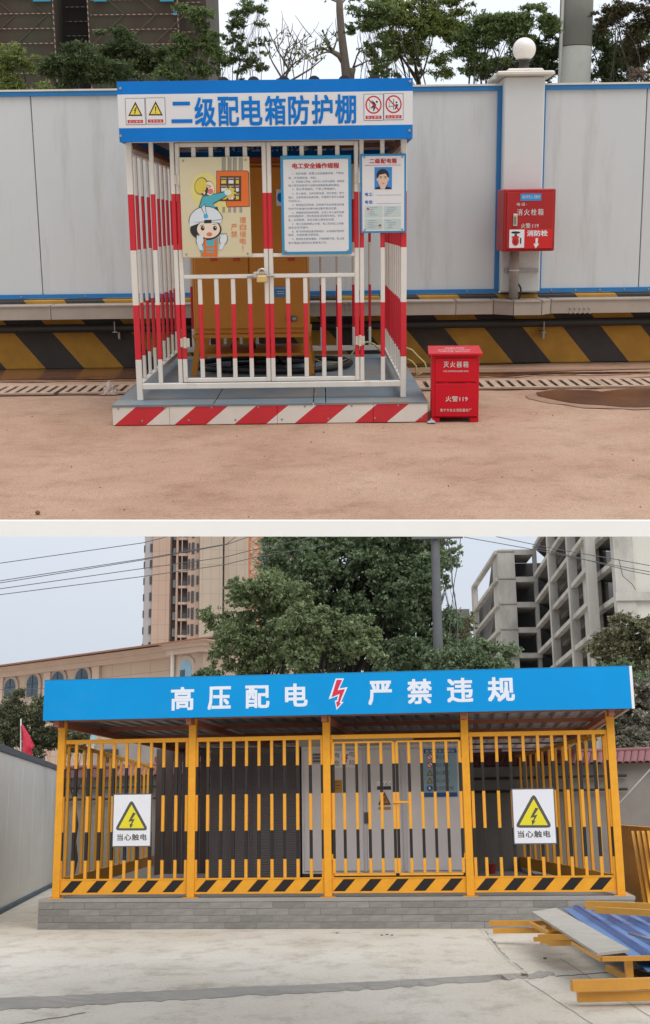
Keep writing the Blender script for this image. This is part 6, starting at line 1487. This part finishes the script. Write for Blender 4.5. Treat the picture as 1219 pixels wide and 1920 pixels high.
# middle: open frame receding from the right block to the left block
dr_ = 105.0 * KS
Q0 = FL.at(1008, 1130, dl - 2); Q1 = FL.at(1112, 1130, dr_ + 6)
def Q(s): return Vector((lerp(Q0.x, Q1.x, s), lerp(Q0.y, Q1.y, s), 0))
zmx = Z2(985)
for s, w_ in ((.36, .95), (.72, .95), (1.0, .95)):
    p = Q(s); MB().box(p.x - w_ / 2, p.x + w_ / 2, p.y - w_ / 2, p.y + w_ / 2, 0, zmx).build('column', CON, ub)
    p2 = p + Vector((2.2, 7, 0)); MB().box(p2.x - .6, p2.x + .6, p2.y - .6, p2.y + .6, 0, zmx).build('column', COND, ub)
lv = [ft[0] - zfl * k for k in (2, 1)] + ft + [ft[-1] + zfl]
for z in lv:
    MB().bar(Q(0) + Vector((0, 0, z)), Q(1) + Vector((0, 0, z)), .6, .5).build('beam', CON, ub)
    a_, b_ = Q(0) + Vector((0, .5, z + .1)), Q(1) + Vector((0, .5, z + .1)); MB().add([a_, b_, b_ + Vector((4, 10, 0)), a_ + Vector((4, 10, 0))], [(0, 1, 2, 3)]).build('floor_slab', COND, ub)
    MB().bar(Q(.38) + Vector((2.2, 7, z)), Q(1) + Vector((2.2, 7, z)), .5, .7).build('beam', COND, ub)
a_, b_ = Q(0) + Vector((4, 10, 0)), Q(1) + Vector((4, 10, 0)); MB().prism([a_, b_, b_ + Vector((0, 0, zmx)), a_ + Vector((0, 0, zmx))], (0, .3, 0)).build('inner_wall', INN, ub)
for i, z in enumerate(lv[:-1]):
    for s in (.14, .5): p = Q(s) + Vector((3.2, 9.2, z + .3)); MB().prism([(p.x, p.y, p.z), (p.x + 3, p.y - 3 * .8, p.z), (p.x + 3, p.y - 3 * .8, p.z + zfl * .6), (p.x, p.y, p.z + zfl * .6)], (.05, -.3, 0)).build('partition', COND, ub)
# right block: solid front, open flank
pr_ = front(dr_, FL)
xf0, xf1 = pr_.uz(1160, 1130)[0], pr_.uz(1330, 1130)[0]
SOL = M('cement_plaster', (.52, .505, .45), .85, .08, .3, .1, 3, dirt=(.33, .31, .27), dscale=.35, dth=.56, stretch=(1, 1, .3))
zR = FL.at(1180, 960, dr_).z
MB().box(xf0 + .01, xf1, dr_ + .01, dr_ + .4, 0, zR).build('front_wall', SOL, ub); MB().box(xf0 - .2, xf0 + 1.7, dr_ - .25, dr_ + 1.0, 0, zR).build('column', CON, ub)
zl_ = [FL.at(1170, r, dr_).z for r in (1330, 1262, 1190, 1118, 1050, 985)]
MB().box(xf0 - .35, xf1, dr_ - .5, dr_ - .26, zl_[3] - .5, zl_[3] + .3).build('ledge', CON, ub)
E1 = FL.at(1112, 1130, dr_ * 1.10)
for z in zl_:
    MB().bar((xf0 + .3, dr_ + .6, z), (E1.x, E1.y, z), .7, .5).build('beam', CON, ub)
    p0, p1 = Vector((xf0 + .3, dr_ + .9, z + .15)), Vector((E1.x, E1.y + .3, z + .15)); MB().add([p0, p1, p1 + Vector((8, 3, 0)), p0 + Vector((8, 3, 0))], [(0, 1, 2, 3)]).build('floor_slab', COND, ub)
MB().box(E1.x - .8, E1.x + .8, E1.y - .8, E1.y + .8, 0, zR).build('column', CON, ub)
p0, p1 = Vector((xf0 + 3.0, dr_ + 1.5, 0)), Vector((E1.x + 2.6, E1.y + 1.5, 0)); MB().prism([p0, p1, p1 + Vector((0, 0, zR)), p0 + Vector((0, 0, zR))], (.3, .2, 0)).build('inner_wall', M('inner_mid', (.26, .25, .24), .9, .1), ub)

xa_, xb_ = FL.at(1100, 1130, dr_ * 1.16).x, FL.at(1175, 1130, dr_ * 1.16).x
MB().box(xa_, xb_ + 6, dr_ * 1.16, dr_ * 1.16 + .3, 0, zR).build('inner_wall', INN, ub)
# ---- trees
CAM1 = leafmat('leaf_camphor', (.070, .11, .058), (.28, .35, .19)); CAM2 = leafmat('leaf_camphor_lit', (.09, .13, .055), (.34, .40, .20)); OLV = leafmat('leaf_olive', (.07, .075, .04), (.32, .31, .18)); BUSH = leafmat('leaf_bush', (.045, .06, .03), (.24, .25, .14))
def ltree(label, bx, d, tr, puffs, n, size, mat, seed, bark=M('bark_umber', (.035, .03, .025), .9, .25, 10, .5, 20), flat=.7, twig=.3, asp=1.9, group='trees behind the pavilion', ry=None):
    d *= KS; size *= KS; tr *= KS
    b = FL.at(bx, 1525, d); b.z = 0
    return tree('tree', label, FL, b, puffpx(FL, scatter([(p[0], p[1], p[2] * 1.12, p[3] * 1.15) + tuple(p[4:]) for p in puffs], seed, 4, .62, 1.15), d, ry), int(n * 2.6), size * .95, mat, bark, tr * .8, seed, group, .4, flat, twig, asp, nlimb=max(6, len(puffs) // 3))
rg = random.Random(77)
def cloud(cx, cy, rx, ry, n, rmin, rmax, rg, dz=4):
    out = []
    while len(out) < n:
        x, y = rg.uniform(-1, 1), rg.uniform(-1, 1)
        if x * x + y * y > 1: continue
        r_ = rg.uniform(rmin, rmax); out.append((cx + x * rx, cy + y * ry, r_, r_ * rg.uniform(.75, 1.0), rg.uniform(-dz / 2, dz / 2)))
    return out
ltree('tall dark evergreen tree, the largest behind the signboard', 660, 42, .26, cloud(655, 1070, 130, 85, 40, 22, 40, rg) + cloud(585, 1050, 62, 60, 20, 20, 32, rg) + cloud(560, 1000, 40, 40, 8, 20, 30, rg) + cloud(760, 1040, 60, 60, 14, 18, 30, rg) + cloud(700, 1000, 120, 60, 14, 26, 40, rg) + cloud(640, 1190, 160, 66, 44, 20, 34, rg), 52000, .15, CAM1, 51)
ltree('rounded olive-green tree left of the largest evergreen', 490, 38, .17, cloud(490, 1165, 78, 75, 28, 18, 32, rg, 3) + cloud(455, 1115, 30, 24, 5, 14, 22, rg, 2) + [(445, 1235, 30, 20, 0), (520, 1240, 40, 22, 0)], 15000, .13, CAM2, 52)
ltree('bright-leaved tree in front of the largest evergreen', 600, 36, .15, cloud(610, 1205, 90, 48, 30, 16, 28, rg, 2), 12000, .12, CAM2, 53)
ltree('evergreen tree wrapped round the utility pole', 800, 40, .15, cloud(800, 1120, 42, 80, 18, 14, 26, rg, 3) + cloud(790, 1215, 80, 44, 26, 18, 30, rg, 3), 17000, .13, CAM1, 54)
ltree('low dark hedge-like tree just above the signboard', 880, 36, .10, cloud(870, 1238, 72, 18, 12, 16, 26, rg, 2), 5500, .11, CAM1, 55)
ltree('small shrub top showing above the signboard by the arched window', 395, 36, .06, [(390, 1262, 14, 10, 0), (405, 1268, 14, 9, 0), (384, 1272, 12, 8, 0)], 700, .10, CAM1, 56)
ltree('leafy tree top beside the unfinished building stair', 858, 60, .12, cloud(862, 1195, 26, 42, 8, 12, 18, rg, 2), 2600, .16, OLV, 57)
ltree('pale olive tree in front of the plastered wall', 1190, 46, .2, cloud(1195, 1225, 50, 45, 16, 16, 28, rg, 3) + cloud(1130, 1225, 24, 16, 5, 12, 20, rg, 2), 9000, .14, OLV, 58)
ltree('dusty grey-leaved tree above the tiled wall', 1190, 34, .14, cloud(1195, 1345, 60, 55, 22, 16, 28, rg, 2), 9000, .11, leafmat('leaf_dusty', (.10, .10, .075), (.42, .39, .30)), 59)
ltree('dark tree between the dusty tree and the signboard end', 1160, 38, .12, cloud(1180, 1285, 50, 30, 12, 16, 26, rg, 2), 6000, .12, CAM1, 60)
ltree('broad glossy bush behind the red flag', 50, 37, .10, cloud(35, 1360, 75, 44, 26, 14, 24, rg, 2) + cloud(100, 1375, 28, 36, 8, 12, 20, rg, 1), 11000, .095, BUSH, 61)
ltree('low shrub seen through the left fence beside the corner post', 140, 31, .05, [(140, 1392, 16, 12, 0), (155, 1400, 14, 10, 0), (128, 1385, 12, 12, 0)], 900, .08, BUSH, 62)
ltree('shrub seen through the fence under the right roof end', 1090, 33, .06, cloud(1080, 1365, 55, 14, 9, 12, 20, rg, 1), 2600, .09, CAM1, 63)
# ---- shop fronts glimpsed over the wall behind the left panel
ds_ = 45.0 * KS; pq = front(ds_, FL); t = thing('roadside_shed', 'pale roadside shed with colourful banner seen through the left fence', 'shed', FL.at(220, 1500, ds_)); BASE[t.name].z = 0; t.matrix_world = Matrix.Translation(BASE[t.name])
MB(plane=pq).box(pq.uz(175, 1400)[0], pq.uz(405, 1400)[0], .2, 4, 0, pq.uz(280, 1388)[1]).build('wall', M('shed_wall', (.30, .27, .25), .8, .15, 1), t)
m = MB(plane=pq); m.slab(128, 1377, 180, 1398, .1, 0, 0); m.build('banner', M('banner_sky', (.30, .48, .55), .5, .3, .8, dirt=(.5, .1, .2), dscale=.9, dth=.6), t)
for a_, b_ in ((195, 222), (300, 345), (352, 372)):
    m = MB(plane=pq); m.slab(a_, 1405, b_, 1428, .1, 0, .2); m.build('window', M('shed_window', (.06, .05, .05), .4, .2), t)
ds_ = 40.0 * KS; pq = front(ds_, FL); t = thing('purple_shed', 'dull purple shed wall seen through the right fence', 'shed', FL.at(1000, 1500, ds_)); BASE[t.name].z = 0; t.matrix_world = Matrix.Translation(BASE[t.name])
MB(plane=pq).box(pq.uz(880, 1400)[0], pq.uz(1034, 1400)[0], .0, 4, 0, pq.uz(980, 1384)[1]).build('wall', M('shed_purple', (.10, .075, .09), .8, .15, 1), t)
m = MB(plane=pq); m.slab(1029, 1384, 1041, 1418, .1, 0, -.001); m.build('corner_post', M('post_ochre', (.36, .28, .14), .7, .1), t)
m = MB(plane=pq); m.slab(1046, 1386, 1100, 1424, .1, 0, .2); m.build('dark_opening', M('shed_dark', (.04, .035, .03), .8, .1), t)
# ---- utility pole and wires
POLE = M('pole_slate', (.115, .12, .125), .8, .12, 3, .2, 20)
du = 37.0 * KS; p0 = FL.at(821, 1200, du); t = thing('utility_pole', 'dark grey concrete utility pole with crossarm above the trees', 'pole', (p0.x, p0.y, 0))
pt_ = FL.at(815.5, 1000, du)
MB().tube([(p0.x + .02, p0.y, 0), p0, FL.at(816, 1008, du), FL.at(814, 930, du)], [.19, .165, .145, .13], 16).build('shaft', POLE, t, smooth=True)
MB().bar(FL.at(772, 1009.5, du - .2), FL.at(868, 1007, du - .2), .10, .07).build('crossarm', POLE, t)
for px in (796, 838): q = FL.at(px, 1012, du - .2); MB().lathe((q.x, q.y, q.z), [(.03, -.22), (.06, -.18), (.03, -.14), (.06, -.1), (.03, -.05), (.02, .0)], 10).build('insulator', M('insulator', (.06, .055, .06), .3, .1), t, smooth=True)
WIRE = M('wire_black', (.09, .09, .095), .6, .1)
rg = random.Random(9)
def wire(label, pts, r=.012, d0=38, d1=38, grp='overhead wires'):
    q = []; d0 *= KS; d1 *= KS; r *= KS
    for i in range(len(pts) - 1):
        for k in range(8): s = k / 8; q.append((lerp(pts[i][0], pts[i + 1][0], s), lerp(pts[i][1], pts[i + 1][1], s)))
    q.append(pts[-1]); n = len(q); tag(MB().tube([FL.at(x, y, lerp(d0, d1, i / (n - 1))) for i, (x, y) in enumerate(q)], r, 6).build('overhead_wire', WIRE, smooth=True), label, 'wire', grp)
wire('topmost overhead wire crossing the sky left of the tower', [(-60, 1067), (0, 1056), (267, 1018), (300, 1010), (380, 985)])
wire('second overhead wire from the top, crossing the tower', [(-60, 1097), (0, 1089), (267, 1048), (425, 1020), (440, 1008), (455, 985)])
wire('overhead wire running just under the second one', [(-60, 1102), (0, 1093), (267, 1050), (425, 1021), (470, 1005), (500, 985)])
wire('third overhead wire down, crossing the middle of the tower', [(-60, 1112), (0, 1104), (267, 1066), (420, 1045), (470, 1032), (600, 1005)])
wire('lowest overhead wire on the tower side', [(-60, 1123), (0, 1115), (267, 1081), (420, 1059), (470, 1047), (620, 1020)])
wire('thin wire crossing the arched building wall', [(-60, 1297), (0, 1293), (85, 1291)], .012, 50, 50)
wire('topmost wire in front of the unfinished building', [(870, 1007), (1010, 1032), (1100, 1050), (1260, 1080)])
wire('middle wire in front of the unfinished building', [(930, 1006), (1040, 1029), (1150, 1048), (1260, 1068)])
wire('lowest wire in front of the unfinished building', [(1000, 1025), (1100, 1050), (1180, 1070), (1260, 1086)])
wire('loose wire hanging beside the utility pole, knotted', [(838, 1006), (846, 1045), (848, 1090), (855, 1135), (858, 1160), (858, 1255)], .02)
wire('loose wire hanging right of the knotted one', [(864, 1006), (858, 1060), (852, 1090), (845, 1160), (842, 1200)], .014)
wire('curved loose cable hanging on the unfinished building', [(1160, 1048), (1168, 1080), (1185, 1095), (1192, 1106)], .03, 95, 95)
